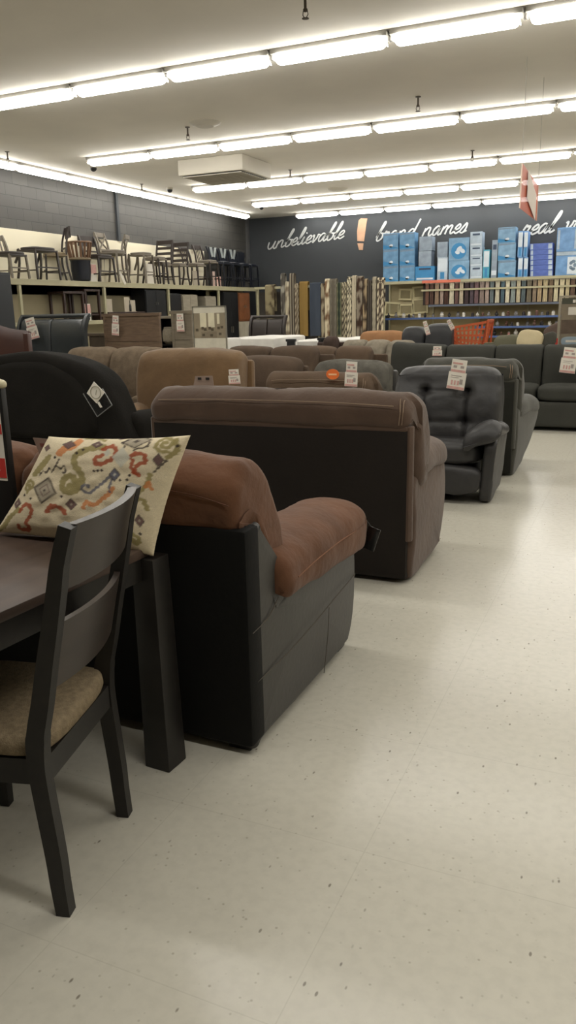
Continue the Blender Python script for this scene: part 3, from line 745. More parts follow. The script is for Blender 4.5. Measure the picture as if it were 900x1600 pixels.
# ------------------------------------------------------------------ more seats in the middle distance
def plush_seat(name, label, cat_, loc, w, n, fab, rz=0., h=1.05, depth=.92, armz=.62, armw=.22, fab2=None, plush=.0, pillow_top=False, group=None, arms=True, seed=1., seatz=.5):
    """sofa or chair facing local -y, origin at the front centre on the floor"""
    T = thing(name, label, cat_, loc, rz, group); f2 = fab2 or fab
    aw = armw if arms else 0
    b = NB(); box(b, -w/2+.04, w/2-.04, .06, depth-.03, .07, seatz-.12, .03); fin('base', b, f2, T)
    b = NB(); box(b, -w/2+.03, w/2-.03, depth-.09, depth, .06, h-.12, .03); fin('back_panel', b, f2, T)
    sw = (w-2*aw)/n
    for i in range(n):
        xc = -w/2+aw+sw*(i+.5)
        b = NB(); cushion(b, (xc, (depth-.22)/2+.0, seatz-.06), (sw-.012, depth-.24, .2), 4.5, 8, .008, seed+i); fin('seat_cushion', b, f2, T)
        pr = [(depth-.36, seatz-.02), (depth-.4, seatz+.15), (depth-.36, h-.2), (depth-.3, h-.05), (depth-.19, h), (depth-.07, h-.02), (depth-.02, h-.12), (depth-.06, h-.3), (depth-.12, seatz)]
        x0, x1 = (xc-sw/2, xc+sw/2)
        if pillow_top and n == 1: x0 -= aw*.7; x1 += aw*.7
        def fb(v, x0=x0, x1=x1):
            e = abs(2*(v.x-x0)/(x1-x0)-1); q = Vector(v)
            q.z -= (.03 if not pillow_top else .05)*e**4*(1 if v.z > seatz+.2 else 0)
            if plush: q.y -= plush*(1-e*e)*max(0, math.sin((v.z-seatz)/(h-seatz)*PI))
            return q
        b = NB(); loft(b, S(pr, 4), 'x', x0+.004, x1-.004, .06, 7, 14, fb); wrinkle(b, .012, 4.5, seed+i*2.2); fin('back_cushion', b, fab, T)
    if arms:
        for s in (-1, 1):
            pa = [(w/2-aw, .06), (w/2-aw-.01, armz-.12), (w/2-aw-.015, armz-.03), (w/2-aw*.7, armz+.02), (w/2-aw*.3, armz+.02), (w/2+.015, armz-.03), (w/2+.01, armz-.12), (w/2, .06)]
            b = NB(); loft(b, S(pa, 4), 'y', .0, depth-.08, .05, 6, 8, lambda v: Vector((s*v.x, v.y, v.z))); wrinkle(b, .008, 5, seed+s); fin('arm', b, fab, T)
    for s in (-1, 1):
        for yy in (.1, depth-.1):
            b = NB(); box(b, s*(w/2-.1)-.03, s*(w/2-.1)+.03, yy-.03, yy+.03, 0, .075); fin('foot', b, BLACKP, T)
    return T
# black overstuffed loveseat, back to the viewer, with a broad rounded outline
bl = thing('black_loveseat', 'large black suede loveseat with rounded shoulder and hanging white tag, left edge', 'loveseat', (-3.86, 5.35, 0))
o_ = [(-.02, .06), (-.0, .3), (-.03, .5), (-.11, .7), (-.22, .9), (-.36, 1.04), (-.6, 1.14), (-.95, 1.19), (-1.4, 1.185), (-1.65, 1.1), (-1.78, .97), (-1.9, .78), (-1.95, .55), (-1.95, .3), (-1.93, .06), (-1., .05)]
b = NB(); loft(b, S(o_, 6), 'y', 0, .36, .09, 8, 4, lambda v: Vector((v.x, v.y+.1*max(0, v.z-.4), v.z))); wrinkle(b, .015, 3, 5); fin('backrest', b, BLKSUEDE, bl)
b = NB(); loft(b, S([(-.36, .5), (-.34, .74), (-.5, .96), (-.8, 1.1), (-1.2, 1.12), (-1.55, 1.02), (-1.72, .8), (-1.6, .5), (-1., .45)], 5), 'y', -.05, .1, .07, 7, 3, lambda v: Vector((v.x, v.y+.1*max(0, v.z-.4), v.z))); wrinkle(b, .012, 3, 9); fin('back_cushion', b, BLKSUEDE, bl)
for s, xo in ((1, -.26), (-1, -1.93)):
    b = NB(); pa = [(xo, .06), (xo-.02, .5), (xo+.02, .64), (xo+.13, .68), (xo+.24, .64), (xo+.27, .5), (xo+.25, .06)]
    loft(b, S(pa, 4), 'y', .2, .84, .06, 6, 6); wrinkle(b, .01, 4, 3+s); fin('arm', b, BLKSUEDE, bl)
b = NB(); cushion(b, (-.97, .58, .32), (1.42, .5, .5), 5, 9, .01, 2); fin('seat_cushion', b, BLKSUEDE, bl)
for fx in (-.15, -1.8):
    for fy in (.1, .75):
        b = NB(); box(b, fx-.03, fx+.03, fy-.03, fy+.03, 0, .08); fin('foot', b, BLACKP, bl)
# its tag: white square card turned on its corner in front of a clear sleeve
c0 = at(152, 628, 5.27)
t = thing('sleeve_tag', 'white card set diagonally in a clear plastic sleeve hanging on the black loveseat', 'tag', (c0.x, 5.26, c0.z), 0)
def px_card(pts, Y, y0, y1, name, m, par, bm=None):
    b = bm or NB(); o = par.location
    P = [at(x, y, Y)-Vector(o) for x, y in pts]
    for q in P: q.y = y0
    pane(b, [tuple(q) for q in P], y1-y0, (0, 1, 0)); return b if bm is not None else fin(name, b, m, par, False)
px_card([(148, 596), (165, 613), (152, 630), (137, 614)], 5.26, -.012, -.009, 'card', WHITE, t)
b = NB()
sl = [at(x, y, 5.26)-Vector(t.location) for x, y in ((130, 615), (152, 651), (175, 633), (160, 607))]
for a_, c_ in zip(sl, sl[1:]): beam(b, a_, c_, .006, .006)
fin('sleeve_edge', b, mat('sleeve_edge_plastic', (120, 120, 118), .4), t, False)
px_card([(131, 615), (152, 650), (174, 633), (150, 603)], 5.26, -.004, -.002, 'sleeve', mat('smoky_sleeve', (40, 40, 42), .15, .02, 1, 0, 1, alpha=.35), t)
b = NB(); q0 = at(151, 613, 5.26)-Vector(t.location)
tube(b, [(q0.x+.05*math.cos(a*PI/10), -.014, q0.z+.05*math.sin(a*PI/10)) for a in range(21)], .004, 5); tube(b, [(q0.x-.0, -.014, q0.z-.02), (q0.x+.01, -.014, q0.z+.02)], .003, 5)
fin('ring_print', b, mat('olive_grey_print', (150, 146, 128), .7), t)
px_card([(153, 629), (156, 627), (161, 636), (158, 637)], 5.26, -.012, -.009, 'strap', WHITE, t)

xx = lambda px, Y, py=550: at(px, py, Y).x
plush_seat('tan_recliner', 'tan suede overstuffed recliner with gathered back cushion, behind the cocoa loveseat', 'recliner', (-4.12, 6.22, 0), 1.3, 1, TAN, h=1.16, depth=.86, pillow_top=True, armz=.6, armw=.24, seed=4, plush=.04)
plush_seat('grey_brown_sofa', 'grey brown chenille sofa between the black loveseat and the tan recliner', 'sofa', (-5.75, 7.15, 0), 1.75, 2, mat('grey_brown_chenille', (112, 98, 82), .95, .2, 12, .4, 120, spec=.15), h=1.13, depth=.9, plush=.05, seed=8)
plush_seat('brown_recliner', 'dark brown recliner just right of the tan recliner, with rolled arm', 'recliner', (-3.98, 7.5, 0), 1.1, 1, BROWNF, h=1.01, depth=.9, pillow_top=True, seed=12)
recliner_back_view('sticker_recliner', 'brown rounded recliner seen from behind with an orange round sticker', 'recliner', (-1.97, 6.05, 0), .95, 1, mat('umber_suede', (92, 76, 62), .9, .12, 5, .25, 70, spec=.2), mat('dark_brown_lining', (34, 29, 25)), h=1.0, depth=.8, armz=.6)
plush_seat('plush_recliner', 'grey plush headrest recliner with black lower half, behind the orange stickered one', 'recliner', (-2.88, 7.55, 0), 1.0, 1, GREYPL, h=.97, depth=.85, fab2=BLKVIN, pillow_top=True, seed=15)
plush_seat('brown_sofa', 'brown two-cushion sofa in the distance behind the tan recliner', 'sofa', (-4.55, 9.0, 0), 1.75, 2, BROWNF, h=1.05, depth=.9, seed=18)
plush_seat('low_brown_loveseat', 'low brown loveseat showing a thin strip above the plush recliner', 'loveseat', (-4.05, 10.15, 0), 1.5, 2, mat('umber_suede', (92, 76, 62)), h=.99, depth=.9, seed=22)
plush_seat('quilted_sofa', 'light taupe tufted plush sofa angled toward the charcoal sectional', 'sofa', (-4.0, 11.45, 0), 1.7, 3, QUILT, rz=-.25, h=1.02, depth=.9, plush=.06, seed=25)
# charcoal sectional
sc_ = thing('charcoal_sectional', 'long charcoal fabric sectional sofa stretching to the right edge of the view', 'sectional sofa', (-1.3, 10.02, 0))
b = NB(); box(b, -1.65, 2.2, .04, .95, .06, .3, .03); fin('base', b, SECT, sc_)
b = NB(); box(b, -1.7, 2.25, .9, 1.02, .05, .93, .03); fin('back_panel', b, SECT, sc_)
edges = [-1.9, -.5, -.42+.0, .15, .82, 1.5, 2.2]
segs = [(-1.88, -1.12), (-1.12, -.47), (-.47, .14), (.14, .8), (.8, 1.5), (1.5, 2.2)]
for i, (xa, xb) in enumerate(segs):
    pr = [(.58, .45), (.55, .6), (.6, .82), (.66, .96), (.74, 1.0), (.85, 1.0), (.92, .95), (.94, .8), (.9, .45)]
    def ff(v, i=i, xa=xa, xb=xb):
        q = Vector(v)
        if i == 0: q.z += .045*((xb-v.x)/(xb-xa)) if v.z > .8 else 0
        return q
    b = NB(); loft(b, S(pr, 4), 'x', xa+.006, xb-.006, .045, 6, 8, ff); wrinkle(b, .006, 4, i); fin('back_cushion', b, SECT, sc_)
    b = NB(); cushion(b, ((xa+xb)/2, .34, .44), (xb-xa-.01, .68, .2), 5, 8, .006, i); fin('seat_cushion', b, SECT, sc_)
b = NB(); cushion(b, (0.28, .03, .2), (3.86, .12, .3), 8, 9); fin('front_skirt', b, SECT, sc_)
for fx in (-1.6, 0, 2.1):
    b = NB(); box(b, fx-.03, fx+.03, .1, .16, 0, .07); fin('foot', b, BLACKP, sc_)
price_tag(540, 565, 560, 604, 6.0, 'tall white price tag standing beside the orange sticker on the brown recliner', lean=.05)
# round orange sticker
p = at(519, 585, 6.0)
t = thing('round_sticker', 'bright orange oval sticker on the back of the rounded brown recliner', 'sticker', (p.x, 6.01, p.z))
b = NB(); ring = [(.056*math.cos(i*PI/12), -.0, .042*math.sin(i*PI/12)) for i in range(24)]; pane(b, ring, .003, (0, 1, 0)); fin('disc', b, mat('orange_sticker', (232, 116, 52), .5), t, False)
b = NB(); box(b, -.035, .035, -.002, -.0005, -.008, .006); fin('print', b, mat('pale_orange_print', (248, 190, 140), .6), t, False)
price_tag(356, 577, 374, 600, 6.05, 'small white and pink price tag on the right shoulder of the tan recliner', lean=-.05)
t = price_tag(676, 541, 691, 556, 10.3, 'small white card on the charcoal sectional above the black recliner', lean=0)
# folded tag standing on top of the cocoa loveseat
p = at(312, 600, 4.12)
t = thing('folded_tag', 'brownish folded card tag leaning on top of the cocoa loveseat', 'tag', (p.x, 4.16, 1.075))
b = NB(); pane(b, [(-.07, .0, -.01), (.075, .0, -.01), (.05, .03, .055), (-.07, .03, .05)], .002, (0, 1, 0)); fin('card', b, mat('brown_paper', (126, 106, 92), .8), t, False)
b = NB(); pane(b, [(-.045, .018, .03), (-.02, .018, .03), (-.02, .018, .045), (-.045, .018, .045)], .002, (0, -1, 0)); pane(b, [(.01, .018, .03), (.035, .018, .03), (.035, .018, .045), (.01, .018, .045)], .002, (0, -1, 0)); fin('print', b, INK, t, False)

# far seats
plush_seat('olive_sofa', 'grey olive sofa behind the charcoal sectional, cream pillow on its back', 'sofa', (-1.2, 12.0, 0), 2.3, 3, mat('olive_grey_fabric', (92, 90, 74), .9, .1, 6, .3, 100, spec=.15), h=1.06, depth=.95, seed=31)
plush_seat('black_recliner', 'far black recliner tilted left, right one of the pair before the blue shelves', 'recliner', (-2.98, 12.35, 0), .47, 1, mat('black_leather', (34, 34, 36), .5, .12, 4, .15, 50, spec=.4), h=1.24, depth=.8, rz=.1, armw=.05, pillow_top=True, seed=33)
plush_seat('black_recliner', 'far black recliner tilted left, left one of the pair before the blue shelves', 'recliner', (-3.44, 12.5, 0), .44, 1, mat('black_leather', (34, 34, 36)), h=1.2, depth=.8, rz=.1, armw=.05, pillow_top=True, seed=35)
plush_seat('camel_recliner', 'far camel brown recliner in front of the hanging rugs', 'recliner', (-4.5, 13.9, 0), 1.0, 1, mat('camel_suede', (142, 104, 72), .9, .12, 5, .25, 60, spec=.2), h=1.1, depth=.85, pillow_top=True, seed=37, plush=.05)
plush_seat('dark_brown_chair', 'far dark brown armchair left of the camel recliner', 'armchair', (-5.42, 13.55, 0), .72, 1, mat('deep_brown_suede', (64, 52, 46), .9, .12, 5, .25, 60, spec=.2), h=1.02, depth=.85, seed=39)
price_tag(660, 502, 667, 524, 12.2, 'pinkish price tag between the two far black recliners', lean=-.3)
price_tag(697, 500, 704, 517, 12.1, 'pinkish price tag at the orange cart side of the far black recliner', lean=-.5)
def throw(pxc, pyc, Y, w, h, m, label, rz=.0, name='throw_pillow', cat_='pillow', z=None):
    p = at(pxc, pyc, Y); b = NB()
    cushion(b, (0, 0, 0), (w, .14, h), 3.2, 9, .01, pxc*.1, R=Matrix.Rotation(rz, 3, 'Y') @ Matrix.Rotation(-.35, 3, 'X'))
    return tag(fin(name, b, m, None, loc=(p.x, Y, p.z)), label, cat_)
throw(828, 532, 12.55, .38, .32, mat('cream_pillow_cloth', (186, 172, 138), .9, .06, 5, .2, 60), 'cream throw pillow leaning on the olive sofa', .15)
throw(858, 533, 12.6, .26, .26, mat('dark_olive_cloth', (58, 56, 48), .9, .1, 5, .2, 60), 'small dark throw pillow right of the cream one', -.3)
throw(876, 518, 13.3, .5, .3, mat('brown_throw_cloth', (84, 68, 60), .9, .1, 5, .2, 60), 'brown throw pillow slumped behind the small dark one', -.35)
plush_seat('brown_far_sofa', 'far brown sofa behind the olive one, at the right edge', 'sofa', (-1.1, 13.4, 0), 1.5, 2, BROWNF, h=1.0, depth=.9, seed=41)

# orange shopping cart
ct = thing('shopping_cart', 'orange plastic shopping cart behind the charcoal sectional', 'shopping cart', (-2.66, 13.62, 0)); ct.scale = (.86, .9, 1)
b = NB()
T0, T1 = [(-.3, -.25, 1.02), (.32, -.28, 1.28), (.32, .28, 1.28), (-.3, .25, 1.02)], [(-.24, -.2, .72), (.2, -.24, .72), (.2, .24, .72), (-.24, .2, .72)]
T0 = [(-.36, -.22, 1.16), (.34, -.28, 1.25), (.34, .28, 1.25), (-.36, .22, 1.16)]; T1 = [(-.3, -.18, .9), (.24, -.24, .8), (.24, .24, .8), (-.3, .18, .9)]
for A, B in zip(T0, T0[1:]+T0[:1]): beam(b, A, B, .035, .035)
for A, B in zip(T1, T1[1:]+T1[:1]): beam(b, A, B, .025, .025)
for k in range(4):
    A0, A1 = Vector(T0[k]), Vector(T0[(k+1) % 4]); B0, B1 = Vector(T1[k]), Vector(T1[(k+1) % 4])
    for i in range(0, 9): beam(b, A0.lerp(A1, i/8), B0.lerp(B1, i/8), .022, .018)
    for j in range(1, 4): beam(b, A0.lerp(B0, j/4), A1.lerp(B1, j/4), .018, .02)
fin('basket', b, ORANGE, ct, False)
b = NB(); beam(b, (.36, -.27, 1.27), (.28, -.24, .3), .03, .03); beam(b, (.36, .27, 1.27), (.28, .24, .3), .03, .03); beam(b, (.36, -.28, 1.27), (.36, .28, 1.27), .035, .035); fin('handle', b, ORANGE, ct, False)
b = NB()
for s in (-1, 1): tube(b, [(.28, s*.24, .3), (.3, s*.25, .14), (-.28, s*.18, .14), (-.26, s*.18, .3), (-.24, s*.18, .72)], .014, 8)
tube(b, [(-.28, -.18, .14), (-.28, .18, .14)], .014, 8); tube(b, [(.3, -.25, .2), (.3, .25, .2)], .014, 8)
fin('chassis', b, mat('cart_steel', (120, 118, 112), .35, .05, 3, .02, 30, metal=.8), ct)
for x in (-.28, .3):
    for s in (-1, 1):
        b = NB(); yy = s*(.18 if x < 0 else .25)
        sweep(b, [(x, yy-.015, .06), (x, yy+.015, .06)], circ(.06, 14)); beam(b, (x, yy, .06), (x, yy, .14), .02, .04); fin('wheel', b, BLACKP, ct)

# ------------------------------------------------------------------ shelving along the left wall
SHZ = 2.14; SFX = -10.0; UP = [10.6, 11.07, 13.48, 15.87, 18.25, 20.48]
g = thing('display_shelving', 'long beige steel display shelving along the left wall, chairs standing on top', 'shelving', (LX, 0, 0))
BACKP = mat('beige_pegboard', (150, 140, 114), .8, .05, 2, .05, 30)
b = NB(); box(b, .012, .5, 10.5, 20.52, SHZ-.02, SHZ, .003); fin('top_shelf', b, GREYFR, g, False)
b = NB(); box(b, .47, .515, 10.5, 20.53, SHZ-.095, SHZ+.005, .004); fin('front_beam', b, GREYFR, g, False)
b = NB(); box(b, .012, .03, 10.6, 20.5, .1, SHZ-.025); fin('back_board', b, BACKP, g, False)
for y in UP[1:]:
    b = NB(); box(b, .455, .5, y-.03, y+.03, 0, SHZ-.096); fin('upright', b, GREYFR, g, False)
for i, (ya, yb) in enumerate([(10.6, 11.04), (11.1, 13.45), (13.51, 15.84)]):
    b = NB(); box(b, .035, .49, ya, yb, 1.36, 1.40); box(b, .46, .505, ya, yb, 1.33, 1.405, .003); fin('middle_shelf', b, GREYFR, g, False)

def dchair(loc, rz, label, m, seatm, w=.42, d=.4, sh=.46, H=.95, style='cross', group='display chairs on top of the left shelving', s=1., name='display_chair', cat_='chair', rung=True, arch=False, topm=None):
    T = thing(name, label, cat_, loc, rz, group)
    w *= s; d *= s; sh *= s; H *= s; t = .032*s
    for sx in (-1, 1):
        b = NB(); beam(b, (sx*(w/2-t/2)*1.08, d*1.02, 0), (sx*(w/2-t/2), d*.95, sh-.02), t, t); fin('front_leg', b, m, T, False)
        b = NB(); sweep(b, cat([(sx*(w/2-t/2)*1.05, -.06*s, 0), (sx*(w/2-t/2), 0, sh*.55), (sx*(w/2-t/2), .0, sh), (sx*(w/2-t/2)*.98, -.03*s, (sh+H)/2), (sx*(w/2-t/2)*.98, -.1*s, H)], 3, False), rect(t, t), up=(0, 1, .01)); fin('rear_leg', b, m, T, False)
    b = NB(); box(b, -w/2, w/2, -.01, d, sh-.05*s, sh-.02*s, .003); cushion(b, (0, d/2, sh), (w*.98, d*.98, .06*s), 5, 5); fin('seat', b, seatm, T)
    if H > sh+.1:
        yb = lambda z: -.1*s*max(0, (z-sh)/(H-sh))**1.5
        b = NB(); hh = .09*s if style != 'wide' else .2*s
        if style != 'vase': box(b, -w/2, w/2, yb(H)-.012, yb(H)+.014, H-hh, H, .004); fin('crest_rail', b, topm or m, T, False)
        b = NB(); z0 = sh+.04*s; z1 = H-hh
        if style == 'cross':
            beam(b, (-w/2+t, yb(z0)-.0, z0), (w/2-t, yb(z1), z1), .02*s, .03*s, up=(0, 1, 0)); beam(b, (w/2-t, yb(z0), z0), (-w/2+t, yb(z1), z1), .02*s, .03*s, up=(0, 1, 0)); beam(b, (-w/2, yb(z0), z0), (w/2, yb(z0), z0), .02*s, .03*s)
        elif style == 'ladder':
            for k in range(3): z = z0+(z1-z0)*(k+.5)/3.2; box(b, -w/2+t*.5, w/2-t*.5, yb(z)-.008, yb(z)+.008, z-.03*s, z+.03*s)
        elif style == 'slat':
            for k in range(5): x = (-.5+(k+.5)/5)*(w-t); beam(b, (x, yb(z0)-.0, z0-.04), (x, yb(z1), z1), .022*s, .012, up=(0, 1, 0))
        elif style == 'wide':
            beam(b, (-w/2, yb(z0+.05), z0+.06), (w/2, yb(z0+.05), z0+.06), .02*s, .03*s)
        elif style == 'vase':
            box(b, -w/2+t*.4, w/2-t*.4, yb(H*.75)-.012, yb(H*.75)+.01, z0, H-.02, .004)
        fin('back_slats', b, m, T, False)
    if rung:
        b = NB(); z = sh*.3
        beam(b, (-w/2, 0, z), (-w/2, d, z), .018, .022); beam(b, (w/2, 0, z), (w/2, d, z), .018, .022); beam(b, (-w/2, d, z+.05), (w/2, d, z+.05), .018, .022)
        fin('rungs', b, m, T, False)
    return T
GW = mat('weathered_grey_wood', (112, 104, 92), .65, .15, 6, .1, 40, stretch=(1, 1, 5)); DW = mat('dark_stool_wood', (46, 38, 34), .5, .12, 6, .06, 40); NVY = mat('navy_black_lacquer', (26, 29, 38), .35, .1, 5, .05, 40); RUST_ = mat('worn_copper', (112, 84, 62), .6, .2, 8, .1, 40)
yx = lambda px, X=-10.25: atx(px, 436, X).y
cx_ = -10.22
dchair((cx_-.06, 10.98, SHZ+.001), -PI/2, 'grey slat-back chair with dark seat at the near left end of the shelf top', GW, DW, style='slat', H=.74, sh=.42)
bn = dchair((cx_-.12, 11.78, SHZ+.001), -PI/2, 'dark backless bench stool beside the slat-back chair on the shelf top', DW, mat('dark_bench_seat', (52, 45, 42), .6), w=.6, H=.3, sh=.54, name='display_stool', cat_='stool')
dchair((cx_-.02, 12.62, SHZ+.001), PI*.78, 'dark bistro chair with wide crest on bent legs, tallest on the shelf top', DW, mat('light_rim_seat', (120, 106, 82), .6), style='wide', H=.99, sh=.5, w=.46)
# barrel shaped copper chair
T = thing('barrel_chair', 'brown barrel-shaped chair with open ribbed back between the two bistro chairs', 'chair', (cx_+.05, 13.0, SHZ+.001), 0, 'display chairs on top of the left shelving')
b = NB(); lathe(b, [(.13, 0), (.17, .03), (.19, .2), (.19, .36), (.2, .4)], 18); fin('base', b, NVY, T)
b = NB(); lathe(b, [(.2, .401), (.215, .42), (.2, .45), (.05, .46)], 18); fin('seat', b, mat('light_rim_seat', (120, 106, 82)), T)
b = NB()
for k in range(12):
    a = PI*.05+k*PI*1.3/11+PI*.75; beam(b, (.19*math.cos(a), .19*math.sin(a), .44), (.24*math.cos(a), .24*math.sin(a), .72), .045, .012)
tube(b, [(.245*math.cos(PI*.8+i*PI*1.3/12), .245*math.sin(PI*.8+i*PI*1.3/12), .73) for i in range(13)], .018, 8)
fin('ribbed_back', b, RUST_, T)
dchair((cx_-.05, 13.48, SHZ+.001), -PI/2-.1, 'dark bistro chair with wide crest facing away, behind the pink price card', DW, DW, style='wide', H=.9, sh=.5, w=.46)
dchair((cx_-.1, 14.0, SHZ+.001), -PI/2+.1, 'grey X-back bar stool, nearer of the two grey stools', GW, GW, style='cross', H=1.0, sh=.62, w=.4)
dchair((cx_+.02, 14.5, SHZ+.001), PI/2+.4, 'grey X-back bar stool, farther of the two grey stools', GW, GW, style='cross', H=.98, sh=.62, w=.4)
dchair((cx_-.05, 14.95, SHZ+.001), -PI/2, 'grey backless stool right of the X-back stools', GW, GW, w=.36, H=.3, sh=.62, name='display_stool', cat_='stool')
dchair((cx_-.05, 15.5, SHZ+.001), -PI/2, 'thin dark backless stool behind the pale placard on the shelf top', DW, GW, w=.34, H=.3, sh=.56, name='display_stool', cat_='stool')
dchair((cx_+.02, 16.05, SHZ+.001), PI, 'ladder-back dining chair in dark wood, left of the leaning pair', DW, GW, style='ladder', H=.98, sh=.47, w=.44)
dchair((cx_+.02, 16.75, SHZ+.001), PI, 'ladder-back dining chair in dark wood, right of the leaning pair', DW, GW, style='ladder', H=.98, sh=.47, w=.44)
dchair((cx_-.1, 17.3, SHZ+.001), -PI/2, 'dark dining chair with slatted back before the end of the cream panel', DW, GW, style='slat', H=.9, sh=.5, w=.42)
dchair((cx_-.1, 17.92, SHZ+.001), -PI/2, 'tall dark spindle chair at the end of the cream panel', DW, GW, style='slat', H=1.0, sh=.6, w=.42)
PATT = mat('pale_ikat_cloth', (206, 210, 202), .9, .5, 14, .1, 60, rgb2=(130, 138, 140))
nv = [(18.62, 'first'), (19.16, 'second'), (19.7, 'third'), (20.2, 'fourth')]
for i, (y, o) in enumerate(nv):
    c = dchair((cx_-.1, y, SHZ+.001), -PI/2, 'navy black tall chair, %s from the left of the four at the shelf end' % o, NVY, NVY, style='vase', H=1.0-.03*(i == 3), sh=.6, w=.42)
    if i < 3:
        b = NB()
        for s in (-1, 1):
            pts = [(s*.19, 0, .985), (s*.06, 0, .985), (0, 0, .76), (s*.09, 0, .74)]
            pane(b, [(p[0], -.008, p[2]) for p in pts], .004, (0, 1, 0))
        fin('pale_pattern', b, PATT, c, False)

def placard(x, y, z, w, h, label, m=WHITE, lean=0., face='x', pr=True, name='price_card'):
    t = thing(name, label, 'price card', (x, y, z), 0, 'price cards on the left shelving')
    R = Matrix.Rotation(lean, 3, 'X')
    b = NB(); box(b, -.003, .003, -w/2, w/2, .006, h)
    box(b, -.04, .03, -w/2, w/2, 0, .006)
    for vv in b.verts: vv.co = R @ vv.co
    fin('card', b, m, t, False)
    if pr:
        b = NB(); box(b, .0031, .005, -w/2, w/2, h*.45, h*.95)
        for vv in b.verts: vv.co = R @ vv.co
        fin('print', b, PINKC, t, False)
    return t
placard(-10.0-.045, 13.2, SHZ+.006, .22, .34, 'tall pink and white price card standing in front of the barrel chair')
placard(-10.05, 15.25, SHZ+.006, .3, .42, 'pale blank placard standing among the stools on the shelf top', pr=False)
placard(-10.05, 18.1, SHZ+.006, .12, .36, 'narrow pale pink placard before the navy chairs', pr=False, m=mat('pale_pink_card', (206, 178, 168), .7))
placard(-10.05, 18.35, SHZ+.006, .22, .24, 'small pink and white price card before the navy chairs', m=mat('pale_pink_card', (206, 178, 168)))
placard(-10.05, 17.2, SHZ+.006, .3, .34, 'wide pale placard under the ladder-back chair legs', pr=False, m=mat('pale_grey_card', (180, 170, 152), .7))
t = thing('hanging_slip', 'white paper slip hanging crookedly over the shelf edge below the grey stools', 'price card', tuple(atx(190, 431, -9.975)))
b = NB(); box(b, -.002, .002, -.035, .035, -.2, .2)
for vv in b.verts: vv.co = Matrix.Rotation(-.62+1.25, 3, 'X') @ vv.co
fin('card', b, WHITE, t, False)
b = NB(); box(b, -.004, .001, -.03, .03, -.16, -.13); [setattr(vv, 'co', Matrix.Rotation(.63, 3, 'X') @ vv.co) for vv in b.verts]; b.free() if False else fin('print', b, PINKC, t, False)

# goods on the middle shelf and in the bays
DB = mat('dark_cherry_wood', (54, 36, 30), .45, .15, 5, .06, 40); BLW = mat('black_lacquer_wood', (24, 25, 28), .4, .1, 4, .05, 40); GPAN = mat('pale_grey_wood', (142, 134, 118), .7, .12, 5, .1, 40, stretch=(1, 1, 6)); OBR = mat('honey_brown_wood', (126, 78, 46), .6, .15, 5, .08, 40)
def etable(x, y, z, w, d, h, m, label, nm='end_table', cat_='end table', shelf=True):
    t = thing(nm, label, cat_, (x, y, z), 0, 'small tables on the middle shelf')
    b = NB(); box(b, -d/2, d/2, -w/2, w/2, h-.04, h, .004); fin('top', b, m, t, False)
    for sx in (-1, 1):
        for sy in (-1, 1):
            b = NB(); beam(b, (sx*(d/2-.03), sy*(w/2-.035), 0), (sx*(d/2-.03), sy*(w/2-.035), h-.041), .045, .045); fin('leg', b, m, t, False)
    if shelf:
        b = NB(); box(b, -d/2+.03, d/2-.03, -w/2+.04, w/2-.04, .1, .13); fin('lower_shelf', b, m, t, False)
etable(-10.22, 12.55, 1.401, .62, .38, .55, DB, 'dark end table on the middle shelf, nearer one behind the leather headboard', shelf=False)
etable(-10.22, 13.12, 1.401, .5, .38, .6, DB, 'dark end table on the middle shelf, farther one carrying two price cards')
placard(-10.05, 12.95, 1.401, .17, .32, 'white price card on the middle shelf under the dark end table', name='price_card')
def slab(name, cat_, x0, x1, y0, y1, z0, z1, m, label, door=True, knob=True):
    t = thing(name, label, cat_, ((x0+x1)/2, (y0+y1)/2, z0)); d = (x1-x0)/2; w = (y1-y0)/2; h = z1-z0
    b = NB(); box(b, -d, d-.02, -w, w, 0, h, .004); fin('carcass', b, m, t, False)
    n = 2 if w > .3 else 1
    for k in range(n):
        ya = -w+.01+k*(2*w-.02)/n; yb = ya+(2*w-.02)/n-.008
        b = NB(); box(b, d-.019, d, ya, yb, .05, h-.03, .003); dr = fin('door', b, m, t, False)
        b = NB(); ky = yb-.04 if k == 0 and n == 2 else ya+.04; box(b, d+.0005, d+.02, ky-.008, ky+.008, h*.48, h*.56, .003); fin('handle', b, mat('dull_nickel', (120, 116, 108), .4, metal=.7), dr, False)
    return t
t = thing('low_chest', 'dark cherry chest top running along the middle shelf behind the wood headboard', 'chest', (-10.22, 14.3, 1.401))
b = NB(); box(b, -.2, .2, -.72, .55, 0, .13, .004); fin('body', b, DB, t, False)
b = NB(); box(b, -.21, .215, -.74, .57, .131, .155, .004); fin('top', b, DB, t, False)
for y_, h_, lb in ((13.72, .26, 'nearest on the cherry chest'), (14.35, .3, 'middle one on the cherry chest'), (14.55, .24, 'right one on the cherry chest')):
    placard(-10.1, y_, 1.557, .2, h_, 'pale card standing on the cherry chest, %s' % lb.split(' on')[0], m=mat('pale_grey_card', (180, 170, 152)), pr=False)
t = thing('wine_bottle', 'small dark bottle standing between the cards on the cherry chest', 'bottle', (-10.1, 14.45, 1.557))
b = NB(); lathe(b, [(.03, 0), (.034, .02), (.034, .12), (.012, .17), (.012, .22)], 12); fin('glass', b, BLW, t); b = NB(); lathe(b, [(.014, .2201), (.014, .235)], 12); fin('cap', b, DB, t)
slab('tall_cabinet', 'cabinet', -10.42, -10.03, 14.98, 15.8, 1.401, 2.02, BLW, 'black two-door cabinet on the middle shelf beside the third upright')
slab('tall_cabinet', 'cabinet', -10.42, -10.03, 15.95, 16.45, .0, 1.95, BLW, 'tall black cabinet standing just right of the third upright')
slab('bookcase', 'bookcase', -10.42, -10.05, 16.55, 17.25, .0, 1.93, GPAN, 'pale grey wood cabinet behind the framed bedroom poster, left one')
